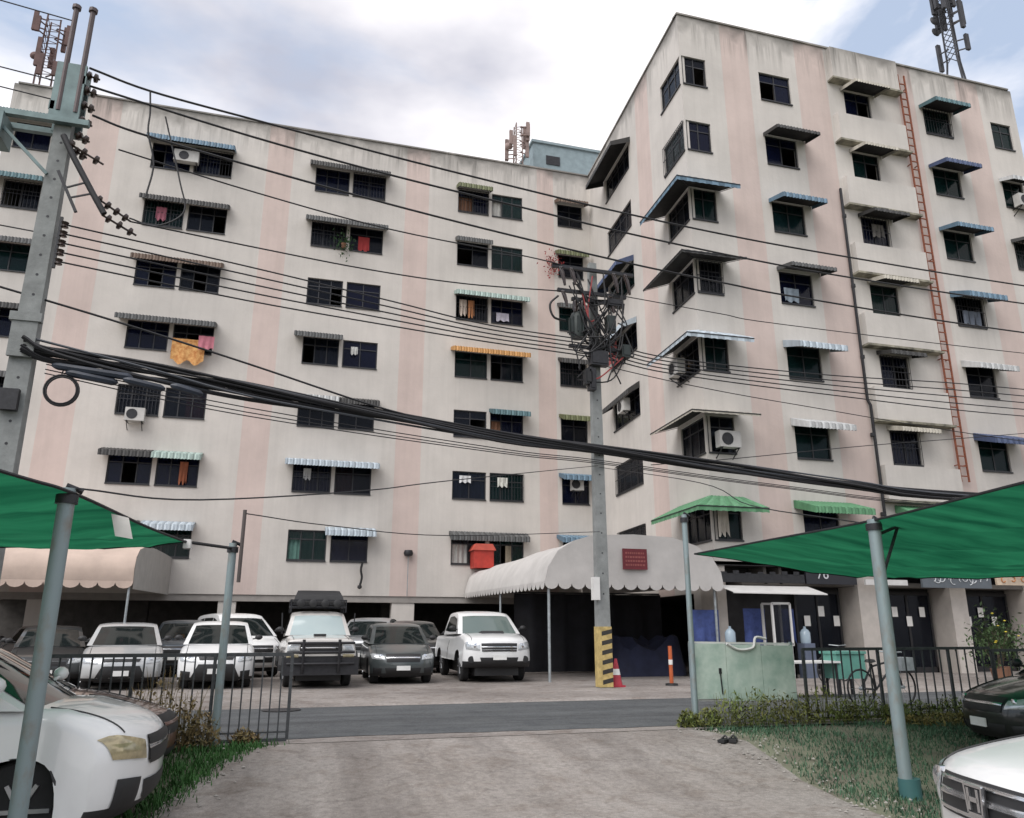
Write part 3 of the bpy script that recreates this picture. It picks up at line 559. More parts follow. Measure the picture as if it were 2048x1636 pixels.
m = MB(); m.tube([(0, 0, 0), (0, 0, 1.6)], .018, 6); m.build('stem', STEEL, t); m = MB(); m.lathe([(.02, -.12), (.16, -.1), (.2, 0), (.16, .12), (.03, .14)], (0, 0, 1.72), 12); m.build('head', DSTEEL, t, 50)
m = MB(); pts = [(3.05, 32.45, 4.0), (3.0, 32.4, 3.7), (3.05, 32.42, 3.4), (2.98, 32.4, 3.05)]; m.tube(crom(pts), .045, 6); m.lathe([(.02, -.1), (.09, -.05), (.08, .04), (.02, .06)], pts[-1], 8)
tag(m.build('hanging_cable', BLACK, smooth=50), 'short black cable end dangling below the lowest far wing window', 'cable')
for nm, lb, F, u, z, col, sd in (('potted_plant', 'green plant trailing from a far wing window next to the red cloth', FL, 1.5, zs(5)+.1, (.035, .09, .03), 1), ('potted_plant', 'red leaved plant on a bracket near the inner corner of the far wing', FL, 11.35, zs(5)+.45, (.35, .05, .05), 2)):
    t = thing(nm, lb, 'plant', F.P(u, z, .25)); rr = random.Random(sd)
    m = MB(); m.lathe([(.08, -.15), (.12, .05), (.1, .05)], (0, 0, 0), 10); m.build('pot', pm('pot_clay', (.2, .1, .06), .9), t)
    m = MB()
    for i in range(140):
        p = Vector((rr.gauss(0, .22), rr.gauss(0, .12), rr.gauss(.05, .28))); d = Vector((rr.gauss(0, 1), rr.gauss(0, 1), rr.gauss(0, 1))).normalized()*.07; e = d.cross(Vector((rr.random(), rr.random(), 1))).normalized()*.03
        m.quad(p-d, p+e, p+d, p-e)
    m.build('leaves', pm('leaf_%d' % sd, col, .7, var=.4, scale=9), t)
# ------------------------------------------------------------------ utility poles and cables
def insulator_string(t, p, q, n=3, r=.085):
    p = Vector(p); q = Vector(q); m = MB(); d = (q-p); m.tube([p, q], .022, 6)
    for i in range(n):
        c = p+d*((i+.6)/(n+.2)); e = d.normalized()
        m.tube([c-e*.045, c-e*.02, c+e*.03, c+e*.05], [.03, r, r*.9, .03], 10)
    m.build('insulator', PORC, t, 40)
P1 = Vector((-5.03, 16.0, .03))
t = thing('utility_pole', 'tall tapering concrete utility pole at the far left with brackets and insulators', 'pole', P1)
m = MB(); h = 12.4
m.add([(sx*w, sy*w*.7, z) for z, w in ((0, .235), (h*.5, .195), (h, .15)) for sx, sy in ((-1, -1), (1, -1), (1, 1), (-1, 1))],
      [(r*4+i, r*4+(i+1) % 4, (r+1)*4+(i+1) % 4, (r+1)*4+i) for r in range(2) for i in range(4)]+[(8, 9, 10, 11)])
m.build('shaft', CONC, t)
for i in range(16):
    m = MB(); z = 4.6+i*.42; w = .7*(.235-.085*z/h); m.lathe([(.028, -w-.004), (.028, -w+.02)], (0.02, 0, z), 8, axis='y'); m.build('bolt_hole', DSTEEL, t)
TEALS = pm('weathered_bracket', (.14, .19, .19), .6, .4, var=.25)
m = MB(); m.box(-.28, .28, -.2, -.13, 11.3, 12.75); m.box(-.28, .28, .13, .2, 11.3, 12.75); m.box(-.3, -.2, -.2, .2, 11.6, 11.8); m.box(.2, .3, -.2, .2, 12.3, 12.5); m.build('top_bracket', TEALS, t)
for x in (-.12, .2):
    m = MB(); m.tube([(x, -.17, 11.6), (x, -.17, 14.15)], .055, 8); m.lathe([(.02, 14.1), (.09, 14.12), (.09, 14.2), (.03, 14.24)], (x, -.17, 0), 8); m.build('top_pipe', pm('dull_brown_pipe', (.09, .07, .07), .6, .3), t, 40)
m = MB(); m.bar((-3.2, -.22, 11.35), (.5, -.22, 11.35), .12); m.bar((-3.2, .2, 11.3), (.3, .2, 11.3), .12); m.bar((-1.3, -.22, 11.3), (-.1, -.2, 10.1), .06); m.box(-2.4, -1.0, -.35, .3, 10.75, 11.3); m.build('crossarm', TEALS, t)
for i in range(6):
    a = (.3, -.12, 12.7-i*.33); insulator_string(t, (.24, -.1, 12.6-i*.36), (.52, -.08, 12.55-i*.38), 2, .1)
insulator_string(t, (.1, -.22, 10.9), (.85, -.1, 10.55), 3, .1); insulator_string(t, (.8, -.22, 9.75), (1.5, -.1, 9.35), 4, .09); insulator_string(t, (1.0, -.22, 9.35), (1.65, -.1, 9.05), 3, .09)
m = MB(); m.tube([(.08, -.24, 11.0), (.35, -.26, 10.5), (.8, -.28, 9.75), (1.05, -.28, 9.35)], .06, 8); m.build('riser_cable', CABLE, t, 60)
m = MB(); m.bar((.12, -.3, 10.15), (.55, -.3, 9.3), .06); m.bar((.3, -.3, 9.8), (.62, -.28, 9.98), .03); m.bar((.42, -.3, 9.6), (.75, -.28, 9.75), .03); m.build('stay_arm', DSTEEL, t)
m = MB(); m.bar((.3, -.2, 8.1), (.3, -.2, 9.2), .05); m.build('rack', DSTEEL, t)
for i in range(5):
    m = MB(); m.lathe([(.04, -.06), (.075, -.05), (.045, 0), (.075, .05), (.04, .06)], (.37, -.2, 8.24+i*.2), 10); m.build('spool_insulator', PORC, t, 40)
m = MB(); m.box(-.22, .22, -.24, -.16, 6.25, 7.1); m.box(-.27, .27, -.27, -.13, 6.95, 7.12); m.build('clamp_plate', CONC, t)
m = MB(); m.box(-.2, .12, -.3, -.17, 5.2, 5.6); m.build('terminal_box', DSTEEL, t)

P2 = Vector((7.66, 18.6, .03))
t = thing('utility_pole', 'slim concrete utility pole with yellow and black striped foot by the entrance', 'pole', P2)
def pw(z): return .165-.06*z/11.2
m = MB(); m.add([(sx*pw(z), sy*pw(z)*.8, z) for z in (0, 5.5, 11.2) for sx, sy in ((-1, -1), (1, -1), (1, 1), (-1, 1))], [(r*4+i, r*4+(i+1) % 4, (r+1)*4+(i+1) % 4, (r+1)*4+i) for r in range(2) for i in range(4)]+[(8, 9, 10, 11)])
m.build('shaft', CONC, t)
YEL = pm('worn_yellow_paint', (.44, .33, .13), .85, var=.3, scale=9); BLK = pm('worn_black_paint', (.03, .028, .025), .8, var=.3)
m = MB(); w = pw(.7)+.012; m.box(-w, w, -w*.8-.006, w*.8+.006, .02, 1.42); m.build('yellow_band', YEL, t)
for i in range(6):
    z = .08+i*.225; m = MB(); y = -w*.8-.010
    m.add([(-w+.08, y, z), (w+.004, y, z+.06), (w+.004, y, z+.16), (-w+.08, y, z+.1)], [(0, 1, 2, 3)]); m.add([(w+.004, y, z+.06), (w+.004, w*.8, z+.12), (w+.004, w*.8, z+.22), (w+.004, y, z+.16)], [(0, 1, 2, 3)]); m.build('black_stripe', BLK, t)
for i in range(14):
    m = MB(); z = 2.2+i*.5; m.lathe([(.02, -.8*pw(z)-.004), (.02, -.8*pw(z)+.02)], (0, 0, z), 8, axis='y'); m.build('bolt_hole', DSTEEL, t)
TR = pm('transformer_green_grey', (.028, .036, .034), .5, .3, var=.3)
m = MB(); m.lathe([(.02, 8.9), (.19, 8.9), (.21, 8.98), (.21, 9.5), (.17, 9.6), (.08, 9.66), (.02, 9.66)], (-.5, -.1, 0), 16)
for a in range(10):
    c, s_ = math.cos(a*.628), math.sin(a*.628); m.bar((-.5+c*.23, -.1+s_*.23, 9.02), (-.5+c*.23, -.1+s_*.23, 9.46), .035)
m.build('transformer_tank', TR, t, 40)
for x, y in ((-.6, -.2), (-.5, 0), (-.4, -.2)):
    m = MB(); m.tube([(x, y, 9.6), (x, y, 9.7), (x, y, 9.78), (x, y, 9.86), (x, y, 9.96), (x, y, 10.06)], [.05, .075, .045, .075, .045, .03], 8); m.build('bushing', PORC, t, 40)
for z, l, r_ in ((10.9, 1.25, 1.15), (10.2, 1.1, .9), (8.62, .8, .8), (9.98, .7, .5)):
    m = MB(); m.bar((-l, -.2, z), (r_, -.2, z), .09); m.build('crossarm', DSTEEL, t)
for i, (x, z, l) in enumerate(((-1.05, 10.85, .55), (-.75, 10.85, .5), (.5, 10.85, .6), (.85, 10.85, .6), (.35, 10.15, .5), (-1.0, 10.15, .45))):
    m = MB(); m.tube([(x, -.28, z), (x+.06, -.3, z-l*.3), (x+.1, -.32, z-l*.7), (x+.12, -.33, z-l)], [.04, .06, .05, .035], 8); m.tube([(x, -.28, z), (x+.02, -.45, z-.1)], .02, 5); m.build('fuse_cutout', PORC, t, 40)
rr = random.Random(11)
for i in range(48):
    a = Vector((rr.uniform(-.9, .9), rr.uniform(-.35, -.15), rr.uniform(8.4, 10.9))); b = Vector((rr.uniform(-.6, .7), rr.uniform(-.4, -.1), rr.uniform(7.6, 10.2))); c = (a+b)/2+Vector((rr.uniform(-.4, .4), -.1, -rr.uniform(.2, .6)))
    m = MB(); m.tube(crom([a, c, b], 7), .02, 5); m.build('jumper_cable', CABLE if i % 17 else pm('red_cable', (.25, .03, .03), .6), t, 60)
m = MB(); m.tube(crom([(-1.1, -.25, 10.0), (-1.35, -.3, 9.7), (-1.25, -.3, 9.35), (-.9, -.25, 9.3)], 8), .03, 6); m.build('jumper_cable', CABLE, t, 60)
for x0, x1, z0, z1, mt in ((.25, .5, 9.1, 9.55, TR), (.3, .75, 9.85, 10.05, DSTEEL), (-.25, .25, 8.1, 8.5, DSTEEL), (-.3, -.12, 7.4, 8.0, DSTEEL), (.65, .9, 8.4, 8.75, TR), (-.42, -.2, 7.55, 7.95, BLACK)):
    m = MB(); m.box(x0, x1, -.38, -.16, z0, z1); m.box(x0+.04, x1-.04, -.4, -.38, z0+.05, z1-.05); m.build('switch_box', mt, t)
m = MB(); m.bar((.2, -.18, 8.15), (.2, -.18, 9.0), .05); m.build('rack', DSTEEL, t)
for i in range(5):
    m = MB(); m.lathe([(.03, -.05), (.06, -.04), (.035, 0), (.06, .04), (.03, .05)], (.2, -.24, 8.34+i*.115), 8); m.build('spool_insulator', PORC, t, 40)
m = MB(); m.box(-.3, -.13, -.22, -.05, 2.05, 2.6); m.build('meter_box', WHITE, t)
def wire(label, pts, r=.016, name='overhead_wire', grp='overhead wires', cat='wire', mat=None):
    m = MB(); m.tube(crom(pts, 6), r, 5); return tag(m.build(name, mat or CABLE, smooth=60), label, cat, grp)
ext = lambda p, q, k: tuple(Vector(q)+(Vector(q)-Vector(p))*k)
HV = [[(-4.74, 15.9, 12.81), (-3.56, 16.1, 12.64), (-1.48, 16.31, 12.51), (1.62, 16.58, 12.32), (4.79, 16.85, 12.18), (8.07, 17.14, 12.08), (11.75, 17.45, 12.06), (15.51, 17.78, 12.16), (23.14, 18.44, 12.47), (40, 19.9, 13.4)],
      [(-4.69, 15.95, 12.41), (-1.44, 16.31, 12.06), (1.75, 16.59, 11.8), (5.17, 16.88, 11.63), (8.07, 17.14, 11.5), (11.69, 17.45, 11.44), (15.67, 17.79, 11.49), (22.97, 18.43, 11.8), (40, 19.9, 12.8)],
      [(-4.55, 15.95, 11.72), (-3.69, 16.12, 11.58), (-1.38, 16.32, 11.32), (1.71, 16.58, 11.02), (4.79, 16.85, 10.8), (8.22, 17.15, 10.62), (11.15, 17.4, 10.55), (13.64, 17.62, 10.53), (22.7, 18.4, 10.73), (40, 19.9, 11.6)]]
for p, nm in zip(HV, ('highest', 'second highest', 'third highest')): wire('%s black power line crossing the whole picture' % nm, p, .026)
wire('black power line ending at the top crossarm of the slim pole', [(-4.2, 15.9, 10.55), (-4.0, 16.1, 11.1), (-1.36, 16.75, 10.94), (1.9, 17.42, 10.82), (5.61, 18.18, 10.98), (6.9, 18.4, 10.95)][1:], .018)
wire('black power line sagging from the riser to the slim pole transformer', [(-3.55, 15.95, 9.4), (-1.25, 16.77, 9.58), (1.35, 17.31, 9.63), (3.87, 17.82, 9.8), (6.7, 18.4, 10.2)], .018)
wire('thin black line right of the transformer at crossarm height', [(8.5, 18.45, 10.3), (11.73, 18.78, 10.28), (13.8, 18.87, 10.22), (23.65, 19.32, 10.43), (40, 20.1, 11)], .014)
wire('thin black line falling gently right from below the transformer', [(7.8, 18.45, 8.2), (10.56, 18.73, 7.97), (14.21, 18.89, 7.72), (23, 19.3, 7.3), (40, 20, 7)], .013)
for i in range(5):
    zl, zc = 8.27+.2*(4-i), 8.37+.115*(4-i)
    wire(['topmost', 'second', 'middle', 'fourth', 'lowest'][i]+' of the five parallel low voltage lines on the spool racks', [(-4.62, 15.8, zl), (-1.2, 16.79, zl+.02), (2, 17.4, (zl+zc)/2-.03), (4.58, 17.97, zc-.02), (7.86, 18.4, zc), (10.04, 18.71, zc-.12), (15.3, 18.94, zc-.22+.08*(4-i)*.5), (23.2, 19.3, zc-.2+.12*(4-i)), (40, 20, zc+.4)], .018)
TEL = [(-5.0, 15.75, 6.5), (-4.5, 15.9, 6.42), (-2.88, 16.3, 6.33), (-.96, 16.75, 6.22), (1.74, 17.3, 6.08), (4.87, 17.95, 5.93), (7.59, 18.38, 5.87), (11.5, 18.65, 5.68), (15.68, 18.86, 5.43), (20.4, 19.05, 5.3), (40, 20, 5.6)]
t = thing('cable_bundle', 'thick black bundle of communication cables sagging across the facade', 'cables', (-5, 15.8, 6.4))
rr = random.Random(5)
for i in range(20):
    a, ra = rr.uniform(0, 6.28), math.sqrt(rr.random())
    pts = []
    for j, p in enumerate(TEL):
        s_ = .2 if p[0] < 0 else .13; s_ = .1 if abs(p[0]-7.6) < .3 else s_
        pts.append((p[0]+5, p[1]-15.8+ra*s_*.6*math.cos(a+j*.9), p[2]-6.4+ra*s_*math.sin(a+j*.9)-(.1*rr.random() if i > 15 and j % 2 else 0)))
    m = MB(); m.tube(crom(pts, 5), rr.choice([.02, .026, .034, .04]), 5); m.build('strand', CABLE if i % 6 else pm('grey_cable', (.06, .065, .075), .6), t, 60)
for i, (x, z, l) in enumerate(((.75, -.32, .9), (1.75, -.36, .75), (2.6, -.4, .6), (.5, -.2, 1.4))):
    m = MB(); y = .08+.2*x*.21; m.tube([(x, y, z), (x+.06, y, z-.01), (x+.12, y, z-.02), (x+l-.1, y+.1, z-.09), (x+l-.05, y+.1, z-.1), (x+l, y+.1, z-.1)], [.03, .06, .075, .075, .06, .02], 8); m.build('splice_closure', pm('splice_case', (.02, .026, .04), .5, var=.4), t, 40)
for i, (z, dx) in enumerate(((-.2, 0), (-.3, .1), (-.38, .3))):
    wire('thin cable %s below the thick bundle' % ('just', 'a little', 'farthest')[i], [(-4.6, 15.9, 6.4+z), (-.96, 16.7, 6.05+z), (4.87, 17.9, 5.72+z*.6), (7.6, 18.38, 5.68+z*.5), (13, 18.7, 5.35+z*.4), (20.4, 19.0, 5.1+z*.4), (40, 20, 5.3)], .012)
wire('black messenger cable slanting down into the bundle from the upper left', [(-9, 15.2, 8.2), (-5.59, 15.89, 7.66), (-3.44, 16.25, 7.28), (-1.01, 16.75, 6.82), (1.74, 17.3, 6.26), (3.5, 17.65, 6.05)], .024)
wire('wire rising from the left net pole to the slim utility pole', [(-1.6, 6.75, 2.42), (-.79, 7.74, 2.52), (.99, 10.02, 3.08), (2.39, 11.83, 3.6), (7.6, 18.45, 5.45)], .008)
wire('wire from the left gate pipe to the slim utility pole', [(-.52, 10.9, 2.84), (.62, 12.0, 2.86), (2.87, 14.11, 3.02), (7.58, 18.42, 3.75)], .008)
wire('wire from the slim utility pole down to the right net', [(7.62, 18.4, 5.4), (6.91, 12.13, 3.85), (6.7, 10.33, 3.18), (6.4, 7.6, 2.55)], .008)
wire('lone wire rising to the right below the thick bundle', [(9.2, 18.65, 5.6), (11.84, 18.72, 5.95), (16.6, 19.0, 6.69), (22.97, 19.29, 7.57), (40, 20, 10)], .012)
for i, (z, x1) in enumerate(((12.35, -14), (11.9, -14), (8.9, -14), (13.9, -14))):
    wire(['upper', 'middle', 'lowest', 'topmost'][i]+' of the lines running left off the tall pole', [(-5.2, 15.9, z), (-8, 15.5, z+.05), (x1, 14.8, z+.25)], .014)
wire('drop wire hanging from the topmost line in front of the blue awning', [(-3.56, 16.1, 12.64), (-3.5, 16.1, 12.1), (-3.48, 16.1, 11.6), (-3.3, 16.15, 10.9), (-3.35, 16.1, 10.1)], .02)
wire('looped drop wire right of the first drop wire', [(-3.2, 16.15, 12.1), (-3.05, 16.2, 11.6), (-2.75, 16.2, 10.6), (-2.6, 16.2, 9.9), (-3.1, 16.2, 9.5), (-3.6, 16.1, 9.55)], .018)
t = thing('cable_coil', 'coil of spare black cable hanging below the thick bundle near the tall pole', 'cable coil', (-4.28, 15.95, 5.72))
for i in range(7):
    m = MB(); r_ = .275+rr.uniform(-.025, .025); dy = rr.uniform(-.04, .04); m.tube([(r_*math.cos(a*.2618), dy, r_*math.sin(a*.2618)*1.02) for a in range(25)], .016, 5); m.build('loop', CABLE, t, 60)
m = MB(); m.tube([(-.05, 0, .28), (.0, .03, .6)], .012, 5); m.build('tie', CABLE, t)
# ------------------------------------------------------------------ cars
def paint(name, c, metal=.0): return pm('paint_'+name, c, .3, metal, var=.05, scale=2.0, coat=.8)
PW = paint('white', (.74, .745, .74)); PS = paint('silver', (.36, .37, .38), .5); PG = paint('dark_grey', (.045, .05, .052), .3); PB = paint('brown', (.13, .055, .042), .2); PK = paint('black', (.018, .02, .02), .2); PWO = paint('old_white', (.55, .53, .50)); PGB = paint('grey_green', (.075, .088, .09), .35)
TYRE = pm('tyre', (.016, .016, .017), .85, var=.25); PLASTIC = pm('black_trim', (.018, .018, .019), .55, var=.2); SPECS = {
 'sedan': dict(L=4.45, W=1.72, wf=1.36, wr=-1.28, rw=.31, nose=[(2.08, .2), (2.2, .3), (2.225, .46), (2.2, .6), (2.12, .69), (1.95, .755), (1.5, .86), (1.08, .935)], belt=[(.5, .945), (-.8, .965), (-1.55, 1.0)], tail=[(-2.05, 1.0), (-2.18, .93), (-2.22, .6), (-2.2, .35), (-2.1, .24)], cab=[(1.12, .93), (.7, 1.16), (.28, 1.375), (.0, 1.44), (-.5, 1.465), (-1.0, 1.42), (-1.35, 1.27), (-1.8, 1.0)], ws=(0, 2), rs=(5, 7), win=[[(.78, 1.0), (.22, 1.32), (-.32, 1.385), (-.36, 1.0)], [(-.42, 1.0), (-.4, 1.385), (-.95, 1.345), (-1.4, 1.06)]]),
 'hatch': dict(L=3.95, W=1.69, wf=1.25, wr=-1.25, rw=.3, nose=[(1.86, .2), (1.95, .3), (1.975, .45), (1.95, .62), (1.86, .72), (1.7, .79), (1.35, .89), (.98, .96)], belt=[(.4, .96), (-.8, .99), (-1.5, 1.02)], tail=[(-1.92, 1.0), (-1.97, .7), (-1.95, .4), (-1.85, .24)], cab=[(1.02, .95), (.6, 1.2), (.2, 1.41), (-.1, 1.48), (-.7, 1.5), (-1.3, 1.44), (-1.6, 1.3), (-1.85, 1.0)], ws=(0, 2), rs=(5, 7), win=[[(.7, 1.02), (.14, 1.36), (-.38, 1.42), (-.42, 1.02)], [(-.48, 1.03), (-.45, 1.42), (-1.15, 1.38), (-1.4, 1.1)]]),
 'suv': dict(L=4.5, W=1.8, wf=1.4, wr=-1.3, rw=.36, nose=[(2.1, .26), (2.22, .36), (2.25, .6), (2.23, .84), (2.13, .94), (1.9, 1.0), (1.5, 1.06), (1.1, 1.1)], belt=[(.4, 1.1), (-.8, 1.12), (-1.8, 1.15)], tail=[(-2.2, 1.12), (-2.25, .8), (-2.22, .45), (-2.1, .3)], cab=[(1.15, 1.09), (.75, 1.34), (.38, 1.56), (.05, 1.65), (-.7, 1.68), (-1.6, 1.64), (-1.9, 1.5), (-2.12, 1.14)], ws=(0, 2), rs=(5, 7), win=[[(.85, 1.16), (.32, 1.5), (-.3, 1.57), (-.34, 1.16)], [(-.4, 1.17), (-.37, 1.57), (-1.2, 1.56), (-1.22, 1.18)], [(-1.28, 1.18), (-1.27, 1.56), (-1.65, 1.5), (-1.85, 1.22)]]),
 'pickup': dict(L=5.15, W=1.8, wf=1.55, wr=-1.5, rw=.37, nose=[(2.4, .36), (2.53, .45), (2.57, .66), (2.56, .92), (2.5, 1.03), (2.3, 1.1), (1.85, 1.16), (1.4, 1.19)], belt=[(.5, 1.15), (-.9, 1.15), (-1.0, 1.12)], tail=[(-2.5, 1.12), (-2.57, 1.08), (-2.57, .7), (-2.5, .5)], cab=[(1.42, 1.16), (1.05, 1.42), (.72, 1.64), (.4, 1.73), (-.2, 1.77), (-.7, 1.75), (-.92, 1.66), (-1.02, 1.13)], ws=(0, 2), rs=(5, 7), win=[[(1.1, 1.22), (.66, 1.58), (.05, 1.67), (.02, 1.22)], [(-.04, 1.22), (-.02, 1.67), (-.66, 1.65), (-.85, 1.25)]]),
 'oldpickup': dict(L=4.85, W=1.7, wf=1.45, wr=-1.35, rw=.37, nose=[(2.36, .45), (2.42, .55), (2.42, .8), (2.41, 1.03), (2.36, 1.1), (2.1, 1.13), (1.6, 1.16), (1.15, 1.18)], belt=[(.4, 1.15), (-.5, 1.15), (-.6, 1.13)], tail=[(-2.35, 1.1), (-2.42, 1.05), (-2.42, .7), (-2.35, .55)], cab=[(1.17, 1.16), (.95, 1.4), (.72, 1.66), (.45, 1.74), (0, 1.76), (-.3, 1.74), (-.5, 1.66), (-.6, 1.12)], ws=(0, 2), rs=(5, 7), win=[[(.92, 1.22), (.66, 1.6), (-.2, 1.66), (-.28, 1.22)]]),
 'van': dict(L=4.6, W=1.78, wf=1.5, wr=-1.3, rw=.33, nose=[(2.12, .25), (2.25, .36), (2.29, .6), (2.25, .85), (2.15, .97), (1.95, 1.05), (1.7, 1.12), (1.5, 1.18)], belt=[(.5, 1.16), (-.8, 1.18), (-1.8, 1.2)], tail=[(-2.22, 1.15), (-2.3, .8), (-2.28, .45), (-2.15, .3)], cab=[(1.52, 1.16), (1.0, 1.48), (.58, 1.72), (.2, 1.84), (-.7, 1.88), (-1.7, 1.84), (-2.0, 1.7), (-2.2, 1.18)], ws=(0, 2), rs=(5, 7), win=[[(1.1, 1.26), (.5, 1.64), (-.1, 1.76), (-.14, 1.26)], [(-.2, 1.27), (-.17, 1.76), (-1.1, 1.76), (-1.12, 1.28)], [(-1.18, 1.28), (-1.17, 1.76), (-1.7, 1.7), (-1.95, 1.3)]])}
SPECS['near'] = dict(SPECS['suv'], cab=[(1.46, 1.06), (1.0, 1.34), (.58, 1.56), (.2, 1.65), (-.7, 1.68), (-1.6, 1.64), (-1.9, 1.5), (-2.12, 1.14)], nose=[(2.1, .24), (2.22, .34), (2.25, .55), (2.24, .78), (2.17, .9), (2.0, .99), (1.75, 1.055), (1.5, 1.09)], win=[[(1.12, 1.16), (.5, 1.52), (-.3, 1.57), (-.34, 1.16)], SPECS['suv']['win'][1], SPECS['suv']['win'][2]])
TS = [-1, -.997, -.986, -.965, -.93, -.88, -.78, -.55, -.25, 0, .25, .55, .78, .88, .93, .965, .986, .997, 1]
def wheel_mesh(r):
    k = ('wheel', r)
    if k not in cache:
        m = MB(); m.lathe([(r*.62, -.1), (r*.93, -.1), (r, -.07), (r, .07), (r*.93, .1), (r*.62, .1)], (0, 0, 0), 28, axis='y'); cache[k] = m.mesh('tyre', TYRE, 40)
        m = MB(); m.lathe([(r*.64, .0), (r*.64, .09), (r*.58, .1), (r*.55, .05), (r*.1, .04)], (0, 0, 0), 24, axis='y', mi=0)
        for a in range(6):
            t_ = a*math.pi/3; m.bar((0, .075, 0), (r*.58*math.cos(t_), .085, r*.58*math.sin(t_)), .075, .03)
        m.lathe([(r*.14, .06), (r*.14, .1), (.01, .105)], (0, 0, 0), 12, axis='y'); cache[k, 'rim'] = m.mesh('rim', RIM, 40)
    return cache[k], cache[k, 'rim']
def car(name, label, cat, kind, loc, rz, col, lamp=None, glass=None, extra=None, group=None, grille='slots', fog=True, plate=True, front_at=True, mirror=None, scale=1.0):
    """loc is the middle of the front bumper on the ground when front_at"""
    c = SPECS[kind]; W2 = c['W']/2; lamp = lamp or LAMPG; glass = glass or CARGLASS; xn = max(p[0] for p in c['nose']); xr = min(p[0] for p in c['tail'])
    if front_at: loc = (loc[0]-xn*scale*math.cos(rz), loc[1]-xn*scale*math.sin(rz), loc[2])
    t = thing(name, label, cat, loc, rz, group); t.scale = (scale, scale, scale); nk = .3 if kind not in ('oldpickup',) else .06
    blk = {'oldpickup': .8, 'pickup': .52, 'suv': .4, 'near': .36}.get(kind, .3); zb = c['cab'][0][1]; zt = max(p[1] for p in c['cab'])
    def D(x, z, s):
        a = abs(s); w = min(1, max(0, (x-(xn-.95))/.95)); wr = min(1, max(0, ((xr+.6)-x)/.6))
        x2 = x-nk*w*a**2.6*(.55+.45*w)+.16*wr*a**3
        rr_ = .13/W2; sp = min(1, max(0, (a-(1-rr_))/rr_)); ins = .13*(1-math.sqrt(max(0, 1-sp*sp)))
        up = min(1, max(0, (z-zb*.62)/(zb*.3))); z2 = z-ins*up*.8-(.035*up*a*a); x2 -= ins*w*.7; x2 += ins*wr*.7
        y = s*W2*(1-.035*w*a)
        bulge = 1-.05*((z-.55)/.5)**2
        return (x2, y*min(1, bulge), z2)
    def DC(x, z, s):
        k = min(1, max(0, (z-zb)/(zt-zb))); y = s*(W2-.06)*(1-.2*k); a = abs(s)
        w = 1; cu = .13 if x > .0 else 0
        x2 = x-cu*a**2.2*(1 if x > .45 else .5); z2 = z-.045*k*a**4
        return (x2, y, z2)
    def bot(n=16):
        pts = []; r = c['rw']+.065; zc = c['rw']; zs_ = c['tail'][-1][1]
        for wx in (c['wr'], c['wf']):
            a0 = math.asin(max(-.9, min(.9, (zs_-zc)/r)))
            for i in range(n+1):
                a = math.pi-a0-(math.pi-2*a0)*i/n; pts.append((wx+r*math.cos(a), zc+r*math.sin(a)))
        return pts
    top = [(p.x, p.y) for p in crom([(a, b, 0) for a, b in c['nose']+c['belt']+c['tail']], 3)]
    bt = bot(); out = top+bt; n = len(out); nt_ = len(top)
    m = MB(); m.v = [D(x, z, s) for s in TS for x, z in out]
    for j in range(len(TS)-1):
        for i in range(n):
            i2 = (i+1) % n; m.f.append((j*n+i, j*n+i2, (j+1)*n+i2, (j+1)*n+i)); m.m.append(1 if (i >= nt_-1 or i2 == 0 or (out[i2][1] < blk and out[i][0] > 0)) else 0)
    m.f.append(tuple(range(n))[::-1]); m.m.append(0); m.f.append(tuple((len(TS)-1)*n+i for i in range(n))); m.m.append(0)
    m.build('body', [col, PLASTIC], t, 50)
    cab = [(p.x, p.y) for p in crom([(a, b, 0) for a, b in c['cab']], 3)]; q = len(cab)
    m = MB(); m.v = [DC(x, z, s) for s in TS for x, z in cab]
    for j in range(len(TS)-1):
        for i in range(q-1): m.f.append((j*q+i, j*q+i+1, (j+1)*q+i+1, (j+1)*q+i)); m.m.append(0)
    m.f.append(tuple(range(q))[::-1]); m.m.append(0); m.f.append(tuple((len(TS)-1)*q+i for i in range(q))); m.m.append(0)
    cb = m.build('cabin', col, t, 38)
    def strip(i0, i1, s0, s1, nm):
        seg = cab[i0*3:i1*3+1]; a0 = seg[0]; m = MB(); ss = [s0+(s1-s0)*k/8 for k in range(9)]
        seg = [(seg[0][0]*.88+seg[1][0]*.12, seg[0][1]*.88+seg[1][1]*.12)]+seg[1:-1]+[(seg[-1][0]*.75+seg[-2][0]*.25, seg[-1][1]*.75+seg[-2][1]*.25)]
        dx = seg[-1][0]-seg[0][0]; dz = seg[-1][1]-seg[0][1]; l = math.hypot(dx, dz); nx, nz = -dz/l, dx/l
        if nz < 0: nx, nz = -nx, -nz
        for x, z in seg:
            for s in ss: p = DC(x, z, s); m.v.append((p[0]+nx*.007, p[1], p[2]+nz*.007))
        k = len(ss); m.f = [(i*k+j, i*k+j+1, (i+1)*k+j+1, (i+1)*k+j) for i in range(len(seg)-1) for j in range(k-1)]; m.m = [0]*len(m.f)
        return m.build(nm, glass if nm == 'windscreen' else CARGLASS, t, 60)
    strip(c['ws'][0], c['ws'][1], -.86, .86, 'windscreen'); strip(c['rs'][0], c['rs'][1], -.84, .84, 'rear_window')
    for s in (-1, 1):
        for wv in c['win']:
            m = MB(); v = [DC(x, z, s) for x, z in wv]; m.add([(x, y+s*.007, z) for x, y, z in v], [tuple(range(len(v)))]); m.build('side_window', CARGLASS, t)
    # patches that follow the nose
    nose = crom([(a, b, 0) for a, b in c['nose']], 6)
    def xf(z):
        for a, b in zip(nose, nose[1:]):
            if a.y <= z <= b.y: return a.x+(b.x-a.x)*(z-a.y)/max(1e-6, b.y-a.y)
        return nose[0].x if z < nose[0].y else nose[-1].x
